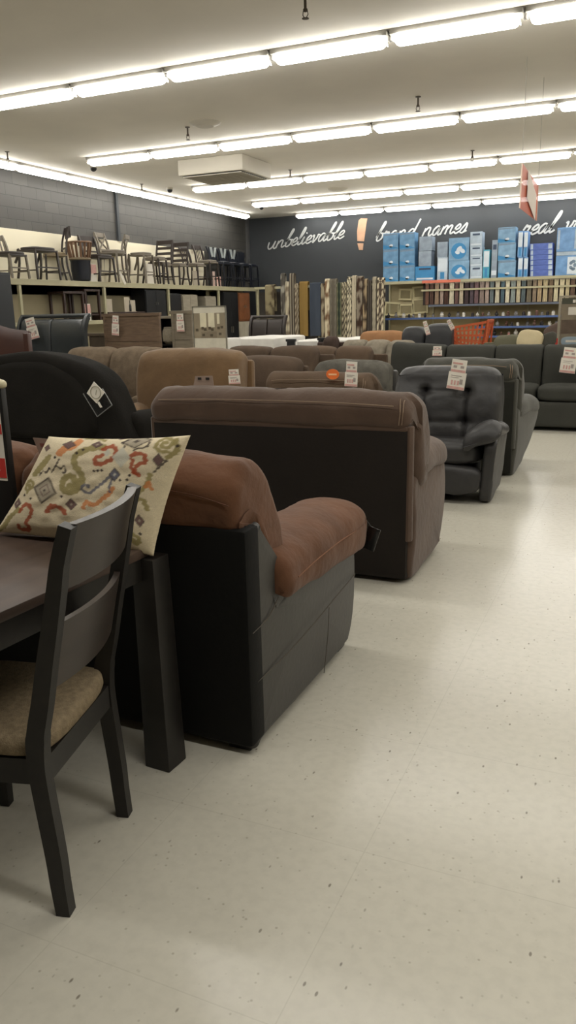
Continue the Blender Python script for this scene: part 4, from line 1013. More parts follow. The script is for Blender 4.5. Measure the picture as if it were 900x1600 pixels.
slab('bookcase', 'bookcase', -10.42, -10.05, 17.62, 18.18, .0, 1.9, GPAN, 'pale grey wood cabinet behind the framed bedroom poster, right one')
dchair((-10.3, 17.435, 1.0), -PI/2, 'black chair standing high between the two grey wood cabinets', BLW, BLW, style='vase', H=1.05, sh=.5, w=.4, group=None, s=.85)
t = thing('plinth', 'pale plinth carrying the black chair between the grey cabinets', 'plinth', (-10.1, 17.42, 0)); b = NB(); box(b, -.3, .32, -.15, .18, 0, .96, .004); fin('block', b, GPAN, t, False); b = NB(); box(b, -.31, .33, -.16, .185, .961, .998, .003); fin('top', b, GPAN, t, False)
slab('tall_cabinet', 'cabinet', -10.42, -10.03, 18.55, 19.35, 0, 2.02, BLW, 'tall black cabinet in the last bay, left of the honey brown one')
slab('wall_cabinet', 'cabinet', -10.42, -10.03, 19.42, 20.05, 1.25, 2.0, OBR, 'honey brown cabinet stacked on a pale base in the last bay')
slab('wall_cabinet', 'cabinet', -10.42, -10.03, 19.42, 20.05, 0, 1.24, mat('pale_base_cabinet', (176, 168, 150), .6), 'pale base cabinet under the honey brown one in the last bay')
# tall dark cabinet at the near left edge
slab('wardrobe', 'wardrobe', -9.05, -8.62, 8.6, 9.38, 0, 2.14, mat('blue_black_wood', (28, 31, 34), .45, .08, 3, .05, 40), 'blue black tall wardrobe cut by the left edge of the view')

# ------------------------------------------------------------------ headboards, beds, framed poster
def headboard(name, x0, x1, Y, z1, m, label, style='panel', post=.05, z0=.0, cat_='headboard'):
    t = thing(name, label, cat_, ((x0+x1)/2, Y, 0)); w = (x1-x0)/2
    if style == 'panel':
        b = NB(); box(b, -w+post, w-post, 0, .03, .35, z1-.05, .002)
        for k in range(3): box(b, -w+post, w-post, -.008, -.0, .4+k*(z1-.5)/3, .4+(k+1)*(z1-.5)/3-.012, .003)
        fin('panel', b, m, t, False)
        b = NB(); box(b, -w-.02, w+.02, -.02, .05, z1-.05, z1, .005); fin('cap_rail', b, m, t, False)
        for s in (-1, 1): b = NB(); box(b, s*(w-post/2)-post/2, s*(w-post/2)+post/2, -.012, .045, 0, z1-.051, .004); fin('post', b, m, t, False)
    elif style == 'leather':
        b = NB()
        for s in (-1, 1):
            pr = [(-.02, .3), (-.06, .6), (-.07, z1-.4), (-.02, z1-.12), (.06, z1-.05), (.1, z1-.1), (.08, z1-.5), (.07, .3)]
            loft(b, S(pr, 4), 'x', min(s*.005, s*(w-.07)), max(s*.005, s*(w-.07)), .02, 4, 6)
        fin('padded_panel', b, m, t)
        b = NB(); tube(b, [(-w, .1, z1), (w, .1, z1)], .035, 10)
        fin('scroll_rail', b, m, t)
        for s in (-1, 1):
            b = NB(); sweep(b, cat([(s*(w-.03), 0, 0), (s*(w-.03), -.02, .6), (s*(w-.03), -.03, z1-.3), (s*(w-.03), .04, z1-.08), (s*(w-.03), .1, z1-.02)], 4, False), rect(.05, .09), up=(0, -1, 0)); fin('post', b, m, t)
    elif style == 'sleigh':
        b = NB(); n = 20; A = []
        for i in range(n+1):
            u = i/n*2-1; zt = z1-.14*u*u-.02*math.cos(u*9)*abs(u)
            A.append([b.verts.new((u*w, -.02, .3)), b.verts.new((u*w, -.03, zt-.15)), b.verts.new((u*w, .05, zt)), b.verts.new((u*w, .1, zt-.02)), b.verts.new((u*w, .03, zt-.2)), b.verts.new((u*w, .03, .3))])
        for p, q in zip(A, A[1:]):
            for j in range(6): b.faces.new((p[j], p[(j+1) % 6], q[(j+1) % 6], q[j]))
        b.faces.new(A[0]); b.faces.new(A[-1][::-1]); fin('curved_panel', b, m, t)
        for s in (-1, 1): b = NB(); box(b, s*w-.04, s*w+.04, -.03, .05, 0, z1-.15, .01); fin('post', b, m, t)
    return t
headboard('leather_headboard', at(30, 520, 10.5).x, at(136, 520, 10.5).x, 10.5, 1.5, mat('slate_leather', (52, 56, 58), .35, .1, 3, .1, 40, spec=.6), 'slate black leather headboard with scrolled top and price tag, left background', 'leather')
price_tag(37, 497, 54, 530, 10.35, 'tall white and pink price tag on the slate leather headboard', lean=-.2)
headboard('sleigh_headboard', at(42, 530, 8.3).x-2.1, at(42, 530, 8.3).x, 8.3, 1.44, mat('cherry_wood', (66, 38, 30), .35, .15, 4, .05, 40, spec=.5), 'dark cherry curved sleigh headboard at the left edge', 'sleigh')
headboard('wood_headboard', at(163, 520, 10.8).x, at(250, 520, 10.8).x, 10.8, 1.52, mat('rustic_brown_wood', (108, 88, 70), .7, .22, 5, .15, 40, stretch=(1, 1, 7)), 'rustic brown planked wood headboard with two white tags')
headboard('low_footboard', at(140, 530, 11.3).x, at(166, 530, 11.3).x, 11.3, 1.2, mat('drab_wood', (84, 72, 58), .7, .15, 5, .1, 40), 'small drab wood nightstand back between the leather and rustic headboards', 'panel', .03, cat_='nightstand')
price_tag(175, 493, 186, 524, 10.72, 'two-part white price tag on the left of the rustic wood headboard', lean=.1)
headboard('grey_headboard', at(269, 520, 10.9).x, at(301, 520, 10.9).x, 10.9, 1.54, mat('greige_wood', (124, 114, 98), .7, .12, 5, .1, 40, stretch=(1, 1, 6)), 'narrow greige wood panel with white tags left of the bedroom poster')
price_tag(275, 490, 287, 518, 10.85, 'pink topped white price tag on the greige wood panel', lean=.0)
# mirror / round item in black opening
t = thing('black_cubby', 'black open cubby holding a round grey basket, right of the rustic headboard', 'cubby', (at(258, 520, 11.4).x, 11.4, 0))
b = NB(); box(b, -.2, -.17, 0, .35, 0, 1.42); box(b, .17, .2, 0, .35, 0, 1.42); box(b, -.17, .17, .32, .35, 0, 1.42); box(b, -.17, .17, 0, .32, 1.0-.02, 1.0); fin('frame', b, BLW, t, False)
b = NB(); box(b, -.22, .22, -.01, .36, 1.421, 1.46, .004); fin('top', b, GPAN, t, False)
t = thing('round_basket', 'round grey basket on the shelf of the black cubby', 'basket', (at(258, 520, 11.4).x+.02, 11.53, 1.001))
b = NB(); lathe(b, [(.08, 0), (.13, .05), (.14, .13), (.13, .22), (.1, .27)], 18); fin('body', b, mat('grey_wicker', (150, 142, 126), .9, .15, 40, .3, 60), t); b = NB(); tube(b, [(.1*math.cos(a*PI/8), .1*math.sin(a*PI/8), .272) for a in range(17)], .01, 6); fin('rim', b, GPAN, t)

# framed bedroom poster on stand
PX0, PX1 = at(303, 510, 10.3).x, at(353, 510, 10.3).x; pw = (PX1-PX0)/2
t = thing('bedroom_poster', 'framed poster of a pale bedroom scene on a stand, left of the white beds', 'poster', ((PX0+PX1)/2, 10.3, 0))
PZ0, PZ1 = .98, 1.58
b = NB(); box(b, -pw-.012, -pw+.004, -.012, .012, .0, PZ1+.01); box(b, pw-.004, pw+.012, -.012, .012, .0, PZ1+.01); box(b, -pw-.012, pw+.012, -.012, .012, PZ1, PZ1+.015); box(b, -pw-.012, pw+.012, -.012, .012, PZ0-.015, PZ0); box(b, -pw-.03, pw+.03, -.15, .15, 0, .02); fin('frame', b, mat('pale_metal', (150, 146, 134), .4, metal=.5), t, False)
def art(bm, rects, y=-.004):
    pass
b = NB(); box(b, -pw+.004, pw-.004, -.003, .003, PZ0, PZ1); fin('board', b, mat('poster_wall_tone', (150, 138, 116), .5), t, False)
def pr_(x0, x1, z0, z1, m, nm, lay=0):
    b = NB(); box(b, -pw+.004+x0*(2*pw-.008), -pw+.004+x1*(2*pw-.008), -.0045-lay*.001, -.0035-lay*.001, PZ0+z0*(PZ1-PZ0), PZ0+z1*(PZ1-PZ0)); return fin(nm, b, m, t, False)
pr_(0, 1, .86, 1, mat('poster_white', (214, 208, 190), .5), 'printed_header')
pr_(.2, .4, .52, .86, mat('poster_light', (224, 216, 188), .5), 'printed_window'); pr_(.46, .66, .52, .86, mat('poster_light', (224, 216, 188)), 'printed_window'); pr_(.74, .82, .6, .84, mat('poster_light', (224, 216, 188)), 'printed_window')
pr_(0, 1, .0, .26, mat('poster_white', (214, 208, 190)), 'printed_bed'); pr_(.22, .72, .27, .42, mat('poster_taupe', (136, 124, 104), .5), 'printed_cushions'); 
b = NB()
for i, (u, v_) in enumerate(((.1, .46), (.28, .5), (.36, .47), (.5, .5), (.58, .47), (.78, .5), (.88, .52), (.3, .34), (.55, .33), (.82, .36))):
    p0_ = (-pw+u*2*pw, PZ0+v_*(PZ1-PZ0)); box(b, p0_[0]-.022, p0_[0]+.022, -.0068, -.0058, p0_[1]-.018, p0_[1]+.018, .0004)
fin('printed_pillows', b, mat('poster_dark', (92, 82, 66), .5), t, False)
tag(bpy.data.objects[-1] if False else t)
def bed(x0, x1, y0, y1, ztop, label, side=MATTR, drape=False, name='white_bed'):
    t = thing(name, label, 'bed', ((x0+x1)/2, y0, 0)); w = (x1-x0)/2; d = y1-y0
    b = NB(); cushion(b, (0, d/2, ztop-.13), (2*w, d, .26), 12, 9, .008, x0); fin('mattress', b, MATTR, t)
    b = NB(); box(b, -w+.01, w-.01, .01, d-.01, .2, ztop-.262, .02); fin('box_spring', b, side, t)
    b = NB(); box(b, -w+.03, w-.03, .03, d-.03, .12, .199); fin('bed_frame', b, BLACKP, t, False)
    for sx in (-1, 1):
        for yy in (.08, d-.08): b = NB(); box(b, sx*(w-.08)-.025, sx*(w-.08)+.025, yy-.025, yy+.025, 0, .119); fin('leg', b, BLACKP, t, False)
    return t
bed(at(356, 530, 14.2).x, at(428, 530, 14.2).x, 14.2, 15.9, 1.0, 'white mattress bed beside the bedroom poster, in front of the brown headboard')
headboard('brown_headboard', at(390, 500, 16.2).x, at(446, 500, 16.2).x, 16.2, 1.38, mat('dark_brown_leather', (40, 32, 28), .5, .1, 4, .1, 40), 'dark brown padded headboard standing behind the white bed', 'leather')
bed(at(462, 530, 14.6).x, at(499, 530, 14.6).x, 14.6, 16.2, .93, 'narrow white draped bed between black posts, middle of the three beds')
headboard('black_bed_end', at(450, 535, 14.5).x, at(462, 535, 14.5).x, 14.45, .96, BLW, 'black bed post panel left of the narrow white bed', 'panel', .02, cat_='bed end')
headboard('black_bed_end', at(490+9, 535, 14.5).x, at(502+8, 535, 14.5).x, 14.45, .98, BLW, 'black bed post panel right of the narrow white bed', 'panel', .02, cat_='bed end')
bed(at(512, 530, 14.9).x, at(556, 528, 14.9).x, 14.9, 16.6, .93, 'white mattress on a blue grey box spring, rightmost of the beds', side=mat('blue_grey_ticking', (100, 104, 112), .9))
bed(at(286, 528, 12.6).x, at(300, 528, 12.6).x+.3, 12.6, 14.0, 1.02, 'white mattress bed end partly hidden behind the bedroom poster')
for i, (px, Y, zz, lb) in enumerate([(424, 16.8, 1.55, 'left'), (412, 17.4, 1.75, 'right')]):
    pass

# ------------------------------------------------------------------ rug rack
RY = 19.6
rk = thing('rug_rack', 'beige steel rail on posts across the back carrying hanging rugs', 'rack', (-7.8, RY, 0))
b = NB(); box(b, -1.85, 1.75, -.03, .03, 2.07, 2.13, .004); fin('rail', b, GREYFR, rk, False)
for x in (-1.82, -.05, 1.72): b = NB(); box(b, x-.025, x+.025, .1, .15, 0, 2.13); box(b, x-.02, x+.02, .031, .099, 2.08, 2.12); fin('post', b, GREYFR, rk, False)
for x in (-1.82, -.05, 1.72): b = NB(); box(b, x-.04, x+.04, -.1, .45, 0.0, .05); fin('foot', b, GREYFR, rk, False)
b = NB(); box(b, -1.82, 1.72, .17, .19, .1, 2.0); fin('back_board', b, mat('dark_board', (58, 52, 46), .8), rk, False)
def rug(px0, px1, pyt, pyb, c1, c2, style, label):
    a = at(px0, 450, RY-.1).x; e = at(px1, 450, RY-.1).x; zt = at((px0+px1)/2, pyt, RY-.08).z; zb = max(.08, at((px0+px1)/2, pyb, RY-.08).z)
    w = e-a; n, m_ = max(5, int(w/.025)), 70
    C1 = s2l(c1); C2 = s2l(c2); bm = NB(); lay = bm.verts.layers.float_color.new('dye')
    path = [(-.085, zb)]; zr = max(zt, 2.15)
    prof = [(-.085, zb), (-.09, (zb+zr)/2), (-.08, 2.1), (-.06, zr-.02), (0., zr), (.055, zr-.03), (.06, 2.1), (.06, 1.5)]
    pts = cat(prof, 10, False); L_ = 0; S_ = [0]
    for p, q in zip(pts, pts[1:]): L_ += math.hypot(p[0]-q[0], p[1]-q[1]); S_.append(L_)
    rows_ = []
    for k, (p, s_) in enumerate(zip(pts, S_)):
        i0 = max(0, k-1); i1 = min(len(pts)-1, k+1); dy = pts[i1][0]-pts[i0][0]; dz = pts[i1][1]-pts[i0][1]; l = math.hypot(dy, dz) or 1; ny, nz = -dz/l, dy/l
        row = []
        for i in range(n+1):
            u = i/n; x = (u-.5)*w
            f = .012*math.sin(u*PI*2+zb*9)*(1 if p[0] < 0 else .3)
            if style == 'plain': t_ = 0
            elif style == 'trellis': t_ = 1 if abs(math.sin(x*PI/.16)*1.0)-abs(math.sin(s_*PI/.2)) > -.12 and abs(math.sin(x*PI/.16))-abs(math.sin(s_*PI/.2)) < .28 else 0
            elif style == 'scroll': t_ = 1 if abs(math.sin(s_*PI/.17+2.2*math.sin(x*PI/.14))) > .62 else 0
            elif style == 'floral': t_ = max(0, min(1, (noise.noise(Vector((x*9, s_*6, zb*50+px0)))+.1)*4))
            elif style == 'stripe': t_ = 1 if (u*7) % 2 > 1 else 0
            elif style == 'border': t_ = 1 if (u < .14 or u > .86 or s_ < .1) else (.5 if abs(math.sin(s_*14)*math.sin(x*20)) > .6 else 0)
            c = tuple(A+(B-A)*t_ for A, B in zip(C1, C2))
            for sgn in (1, -1):
                v = bm.verts.new((x, p[0]+ny*.008*sgn+f, p[1]+nz*.008*sgn)); v[lay] = (*c, 1); row.append(v)
        rows_.append(row)
    for A, B in zip(rows_, rows_[1:]):
        for i in range(n):
            bm.faces.new((A[2*i], A[2*i+2], B[2*i+2], B[2*i])); bm.faces.new((A[2*i+1], B[2*i+1], B[2*i+3], A[2*i+3]))
        bm.faces.new((A[0], B[0], B[1], A[1])); bm.faces.new((A[2*n], A[2*n+1], B[2*n+1], B[2*n]))
    for R_ in (rows_[0], rows_[-1]):
        for i in range(n): bm.faces.new((R_[2*i], R_[2*i+1], R_[2*i+3], R_[2*i+2]))
    o = fin('hanging_rug', bm, matcol('rug_pile', .95, .5, 120, .1), None, True, loc=((a+e)/2, RY, 0))
    tag(o, label, 'rug', 'rugs hanging from the rail')
rug(414, 428, 445, 500, (132, 122, 96), (80, 70, 56), 'floral', 'short olive rug folded over the left end of the rail')
rug(438, 444, 428, 525, (80, 76, 70), (150, 146, 134), 'floral', 'narrow grey looped rug standing above the rail at its left')
rug(445, 451, 440, 530, (176, 166, 144), (120, 108, 92), 'floral', 'narrow ivory rug between two dark folds, left part of the rail')
rug(452, 459, 428, 540, (70, 62, 54), (148, 140, 124), 'stripe', 'dark rug with a pale scroll above the rail, left part')
rug(460, 466, 443, 545, (160, 150, 130), (96, 84, 70), 'scroll', 'ivory and brown vine rug left of the golden one')
rug(467, 480, 440, 525, (128, 104, 60), (120, 96, 56), 'plain', 'plain golden brown rug')
rug(483, 500, 442, 525, (62, 68, 78), (56, 60, 68), 'plain', 'plain slate blue rug right of the golden one')
rug(501, 506, 445, 527, (150, 140, 118), (80, 66, 54), 'floral', 'thin beige mottled rug beside the slate one')
rug(507, 514, 436, 530, (196, 184, 158), (110, 86, 66), 'floral', 'cream rug with brown blossoms')
rug(515, 525, 436, 532, (92, 86, 76), (116, 110, 98), 'border', 'grey bordered rug with rounded top fold')
rug(526, 533, 445, 532, (50, 58, 48), (120, 116, 92), 'border', 'dark green bordered rug')
rug(534, 541, 441, 535, (176, 166, 140), (60, 54, 46), 'scroll', 'cream rug with large dark scrolls')
rug(542, 549, 433, 537, (60, 54, 48), (196, 186, 160), 'scroll', 'dark rug with pale scroll chain')
rug(550, 556, 431, 540, (170, 160, 140), (140, 128, 110), 'plain', 'plain pale stone rug with tall fold')
rug(557, 566, 432, 538, (126, 116, 102), (60, 46, 38), 'floral', 'taupe rug with dark blotches')
rug(567, 573, 436, 540, (64, 54, 46), (150, 132, 106), 'floral', 'dark brown rug with tan flowers')
rug(574, 580, 438, 535, (52, 48, 44), (88, 80, 72), 'stripe', 'dark striped rug right part of the rail')
rug(581, 588, 433, 533, (150, 142, 124), (84, 78, 68), 'border', 'greige bordered rug with rounded top')
rug(589, 599, 434, 530, (72, 62, 54), (190, 178, 152), 'trellis', 'brown rug with cream trellis lattice, last at the right end')

# ------------------------------------------------------------------ shelving along the back wall with fan boxes
ws = thing('wall_shelving', 'long beige shelving at the back wall with blue edged shelves and boxes on top', 'shelving', (-6.3, 0, 0)); WX = 5.9
BLUEL = mat('blue_shelf_lip', (62, 84, 132), .5, .08, 3, .02, 30); BEI = mat('beige_gondola', (164, 152, 120), .75, .05, 2, .05, 30)
b = NB(); box(b, 0, WX, 20.93, 20.95, .1, 2.13); fin('back_board', b, BEI, ws, False)
b = NB(); box(b, 0, WX, 20.4, 20.95, 2.135, 2.165, .003); fin('top_shelf', b, GREYFR, ws, False)
b = NB(); box(b, 0, 1.02, 20.375, 20.399, 2.10, 2.17, .002); box(b, 2.0, WX, 20.375, 20.399, 2.10, 2.17, .002); fin('top_lip', b, GREYFR, ws, False)
b = NB(); box(b, 1.022, 1.998, 20.375, 20.399, 2.10, 2.17, .002); fin('orange_lip', b, mat('coral_lip', (206, 112, 88), .6), ws, False)
for x in (.02, 1.2, 2.4, 3.6, 4.8): b = NB(); box(b, x-.02, x+.02, 20.88, 20.92, 0, 2.13); fin('upright', b, GREYFR, ws, False)
for z, xa, m_ in ((1.55, 1.2, mat('slate_shelf_lip', (84, 90, 104), .5)), (1.24, 0, BLUEL), (1.0, 2.4, BLUEL), (.77, 2.4, BLUEL), (.5, 0, BLUEL)):
    b = NB(); box(b, xa, WX, 20.42, 20.92, z-.025, z); s_ = fin('shelf', b, BEI, ws, False)
    b = NB(); box(b, xa, WX, 20.395, 20.419, z-.035, z+.015, .002); fin('blue_lip' if m_ is BLUEL else 'grey_lip', b, m_, s_, False)
b = NB(); box(b, 1.0, WX, 20.60, 20.62, 1.56, 2.13); fin('gap_shade_sheet', b, mat('painted_gap_shade', (52, 42, 38), .8), ws, False)  # added dark sheet, painting shade into the gaps between the curtain samples
b = NB(); box(b, 1.0, WX, 20.40, 20.43, 1.90, 1.945, .003); fin('hanging_rail', b, GREYFR, ws, False)
for x in (1.2, 2.4, 3.6, 4.8): b = NB(); box(b, x-.01, x+.01, 20.43, 20.9, 1.905, 1.935); fin('rail_bracket', b, GREYFR, ws, False)
# hanging panels under the boxes
cols = [(120, 88, 74), (92, 70, 62), (150, 128, 108), (170, 150, 140), (84, 60, 52), (204, 196, 176), (110, 84, 80), (188, 176, 156), (72, 58, 60), (96, 84, 92), (120, 96, 100), (142, 126, 120), (176, 158, 150), (110, 120, 124), (196, 190, 172), (90, 110, 122), (214, 208, 188), (140, 150, 148), (200, 190, 164), (96, 108, 112), (120, 112, 96), (150, 134, 116),
        (180, 160, 130), (186, 172, 140), (130, 112, 92), (204, 196, 168), (210, 200, 170), (196, 184, 152), (110, 90, 78), (170, 156, 134), (84, 66, 58), (140, 120, 104)]
cn = ['brown', 'umber', 'tan', 'dusty pink', 'dark brown', 'ivory', 'mauve brown', 'pale beige', 'charcoal', 'grey plum', 'dusty mauve', 'warm grey', 'blush', 'grey teal', 'cream', 'teal', 'white', 'grey sage', 'pale cream', 'slate teal', 'khaki', 'camel', 'sand', 'pale sand', 'dull brown', 'light cream', 'soft ivory', 'straw', 'cocoa', 'stone', 'deep brown', 'fawn']
x = -5.2; PROTO = None
for i, (c, nm) in enumerate(zip(cols, cn)):
    w_ = .085+.03*((i*7) % 3)/2
    b = NB(); n = 14; hz = 1.575; tz = 2.08
    A = []
    for k in range(9):
        z = hz+(tz-hz)*k/8; row = []
        for s in (1, -1):
            for j in (range(n+1) if s == 1 else range(n, -1, -1)):
                u = j/n; row.append(b.verts.new(((u-.5)*w_*(1-.15*(k/8)*(1-k/8)*4*((i % 3)*.5)), -.005+s*-.006+.012*math.sin(u*PI*5+i)*(1-.3*k/8), z)))
        A.append(row)
    for p, q in zip(A, A[1:]):
        for j in range(len(p)): b.faces.new((p[j], p[(j+1) % len(p)], q[(j+1) % len(p)], q[j]))
    b.faces.new(A[0]); b.faces.new(A[-1][::-1])
    t = thing('curtain_panel', 'hanging %s curtain sample below the blue boxes, number %d counted from the left' % (nm, i+1), 'curtain sample', (x+w_/2, 20.46, 0), 0, 'curtain samples on the back rail')
    t['label'] = 'hanging %s curtain sample on the rail below the blue boxes' % nm
    fin('cloth', b, mat('cloth_'+nm.replace(' ', '_'), c, .9, .12, 20, .2, 60), t)
    b = NB(); box(b, -w_/2-.005, w_/2+.005, -.025, .01, 2.081, 2.095, .002); fin('hanger', b, WHITE, t, False)
    x += w_+.026
    if x > -1.15: break
# cream frames hanging at the left of the shelving
for i, (px, py, w_, h_, r) in enumerate([(633, 460, .36, .3, .05), (655, 457, .38, .32, -.05), (612, 483, .42, .36, .1), (634, 484, .4, .3, .0), (656, 478, .42, .4, -.08)]):
    p = at(px, py, 20.85)
    t = thing('picture_frame', 'cream wooden frame hanging on the beige board, %s' % ['upper left one', 'upper right one', 'lower left one', 'lower middle one', 'lower right one with the tallest frame'][i], 'frame', (p.x, 20.9, p.z), 0, 'cream frames on the back board')
    fm = mat('cream_frame_paint', (196, 186, 148), .6, .05, 4, .05, 40)
    b = NB(); f = .05
    box(b, -w_/2, w_/2, -.03, 0, h_/2-f, h_/2, .003); box(b, -w_/2, w_/2, -.03, 0, -h_/2, -h_/2+f, .003); box(b, -w_/2, -w_/2+f, -.03, 0, -h_/2+f, h_/2-f, .003); box(b, w_/2-f, w_/2, -.03, 0, -h_/2+f, h_/2-f, .003)
    for vv in b.verts: vv.co = Matrix.Rotation(r, 3, 'Y') @ vv.co
    fin('frame', b, fm, t, False)
    b = NB(); box(b, -w_/2+f, w_/2-f, -.012, -.008, -h_/2+f, h_/2-f)
    for vv in b.verts: vv.co = Matrix.Rotation(r, 3, 'Y') @ vv.co
    fin('backing', b, mat('khaki_backing', (140, 130, 100), .8), t, False)
# small goods on the blue edged shelves
jar_shapes = [[(.03, 0), (.045, .02), (.05, .07), (.03, .1), (.035, .12)], [(.04, 0), (.04, .09), (.03, .1), (.03, .11)], [(.025, 0), (.03, .02), (.055, .06), (.05, .1), (.02, .13), (.02, .16)]]
gm = [mat('goods_black', (38, 34, 36), .5), mat('goods_white', (206, 202, 196), .5), mat('goods_brown', (92, 66, 56), .5), mat('goods_grey', (124, 122, 124), .5), mat('goods_pink', (170, 120, 112), .5)]
gn = ['black', 'white', 'brown', 'grey', 'dusty pink']
protos = {}
rnd = random.Random(5)
for z, xa, xb, nm, pal, step in ((1.24, -6.2, -4.1, 'the long blue shelf under the frames', (0, 3, 1), .16), (1.24, -4.0, -1.6, 'the long blue shelf under the curtain samples', (0, 1, 2, 3), .14), (1.0, -3.8, -1.6, 'the second blue shelf', (0, 1, 3, 2), .16), (.77, -3.8, -2.4, 'the third blue shelf', (4, 1, 0, 2), .17)):
    x = xa; k = 0
    while x < xb:
        ci = pal[k % len(pal)]; si = rnd.randrange(3); key = (ci, si)
        if key not in protos:
            t = thing('small_jar', '', 'jar'); b = NB(); lathe(b, jar_shapes[si], 12); fin('body', b, gm[ci], t)
            b = NB(); zt = jar_shapes[si][-1][1]; lathe(b, [(.03, zt+.0005), (.03, zt+.012), (.008, zt+.02)], 10); fin('lid', b, gm[(ci+2) % 5], t); protos[key] = t
        else: t = copy_tree(protos[key])
        t.location = (x, 20.5+.1*rnd.random(), z+.0005); sc = .7+.35*rnd.random(); t.scale = (sc, sc, sc)
        
        t['label'] = 'small %s lidded jar on %s' % (gn[ci], nm); t['group'] = 'small goods on the back shelves'
        x += step*(.8+.6*rnd.random()); k += 1

# boxes on the top shelf
BXB = {'blue': (84, 130, 168), 'lblue': (108, 146, 178), 'grey': (128, 142, 158), 'pale': (160, 176, 192), 'teal': (64, 150, 176), 'royal': (66, 90, 168), 'sky': (96, 140, 190), 'bright': (60, 132, 184), 'navy': (60, 82, 110)}
def fbox(px0, px1, py0, py1, col, label, Y=20.45, art='oval', ybk=.35, zb=None):
    pm = (px0+px1)/2; ym = (py0+py1)/2
    x0 = at(px0, ym, Y).x; x1 = at(px1, ym, Y).x; z1 = at(pm, py0, Y).z; z0 = at(pm, py1, Y).z if zb is None else zb
    w = x1-x0; h = z1-z0
    t = thing('appliance_box', label, 'box', ((x0+x1)/2, Y, z0), 0, 'boxed fans and heaters on the back shelf')
    b = NB(); box(b, -w/2+.003, w/2-.003, 0, ybk, .001, h-.001, .004)
    fin('carton', b, mat('carton_'+col, BXB[col], .45, .08, 6, .02, 30, rgb2=tuple(min(255, v+26) for v in BXB[col])), t, False)
    def art_(nm, m, pts): b = NB(); pane(b, pts, .002, (0, -1, 0)); fin(nm, b, m, t, False)
    W = mat('carton_white_print', (206, 216, 226), .5); D = mat('carton_dark_print', (44, 62, 88), .5)
    el = lambda cx, cz, rx, rz, rot=0: [(cx+rx*math.cos(a*PI/8)*math.cos(rot)-rz*math.sin(a*PI/8)*math.sin(rot), -.0005, cz+rx*math.cos(a*PI/8)*math.sin(rot)+rz*math.sin(a*PI/8)*math.cos(rot)) for a in range(16)]
    if art == 'oval': art_('oval_print', W, el(w*.02, h*.22, w*.13, h*.1, .4)); art_('top_band', mat('carton_grey_print', (112, 132, 152), .5), [(-w*.46, -.0005, h*.86), (w*.4, -.0005, h*.9), (w*.46, -.0005, h*.96), (-w*.46, -.0005, h*.96)]); art_('lower_band', mat('carton_'+'bright', BXB['bright']), [(-w*.48, -.0005, h*.05), (w*.48, -.0005, h*.05), (w*.48, -.0005, h*.1), (-w*.48, -.0005, h*.3)])
    if art == 'swirl':
        art_('round_print', mat('carton_'+'bright', BXB['bright']), el(0, h*.42, w*.38, h*.36)); 
        for q in ((.02, .5, .16, .1, .8), (.18, .42, .14, .09, -.6), (-.06, .36, .12, .08, -.3)):
            b = NB(); P = el(w*q[0], h*q[1], w*q[2], h*q[3], q[4]); pane(b, [(p[0], -.003-.0008*abs(q[0])*10, p[2]) for p in P], .001, (0, -1, 0)); fin('fan_blade_print', b, W, t, False)
    if art == 'band': art_('pale_band', W, [(-w*.42, -.0005, h*.08), (w*.42, -.0005, h*.08), (w*.42, -.0005, h*.2), (-w*.42, -.0005, h*.2)]); art_('dark_band', D, [(-w*.3, -.0005, h*.75), (w*.3, -.0005, h*.75), (w*.3, -.0005, h*.88), (-w*.3, -.0005, h*.88)])
    if art == 'flower':
        art_('white_tile', W, [(-w*.0, -.0005, h*.06), (w*.46, -.0005, h*.06), (w*.46, -.0005, h*.92), (-w*.0, -.0005, h*.92)])
        for a in range(5):
            P = el(w*.23+w*.09*math.cos(a*1.257), h*.5+h*.2*math.sin(a*1.257), w*.07, h*.1, a*1.257)
            b = NB(); pane(b, [(p[0], -.0035, p[2]) for p in P], .001, (0, -1, 0)); fin('petal_print', b, mat('carton_grey_print', (112, 132, 152)), t, False)
    if art == 'half': art_('white_print', W, [(-w*.4, -.0005, h*.4), (w*.4, -.0005, h*.4), (w*.4, -.0005, h*.95), (-w*.4, -.0005, h*.95)]); art_('stripe_print', mat('carton_'+'bright', BXB['bright']), [(-w*.2, -.0005, h*.05), (w*.2, -.0005, h*.05), (w*.2, -.0005, h*.35), (-w*.2, -.0005, h*.35)])
    if art == 'flat': art_('pale_end', mat('carton_'+'pale', BXB['pale']), [(w*.3, -.0005, h*.1), (w*.46, -.0005, h*.1), (w*.46, -.0005, h*.9), (w*.3, -.0005, h*.9)]); art_('left_end', mat('carton_'+'pale', BXB['pale']), [(-w*.46, -.0005, h*.1), (-w*.36, -.0005, h*.1), (-w*.36, -.0005, h*.9), (-w*.46, -.0005, h*.9)])
    return t
ZT = 2.166
def stack(px0, px1, pys, col, labels, art='oval', Y=20.45, ybk=.35, shifts=None):
    """pys: list of top..bottom pixel edges from bottom to top; boxes rest on one another"""
    z = ZT
    for i, (lab) in enumerate(labels):
        py1, py0 = pys[i], pys[i+1]; sh = shifts[i] if shifts else 0
        o = fbox(px0+sh, px1+sh, py0, py1, col[i] if isinstance(col, list) else col, lab, Y, art[i] if isinstance(art, list) else art, ybk, zb=z)
        z = at((px0+px1)/2, py0, Y).z
stack(598.5, 622.5, [441, 416, 390, 364.5], 'blue', ['blue fan box, bottom of the leftmost stack', 'blue fan box, middle of the leftmost stack', 'blue fan box, top of the leftmost stack'])
stack(624, 648, [440, 415, 389.5, 363], 'blue', ['blue fan box, bottom of the second stack from the left', 'blue fan box, middle of the second stack from the left', 'blue fan box, top of the second stack from the left'])
stack(648.5, 679, [439, 416], 'bright', ['bright blue wide box at the bottom of the third stack'], art='band')
z_ = at(664, 416, 20.45).z
fbox(654, 674, 392, 416, 'grey', 'grey blue box resting on the bright wide box', 20.45, 'plain', zb=z_+.001)
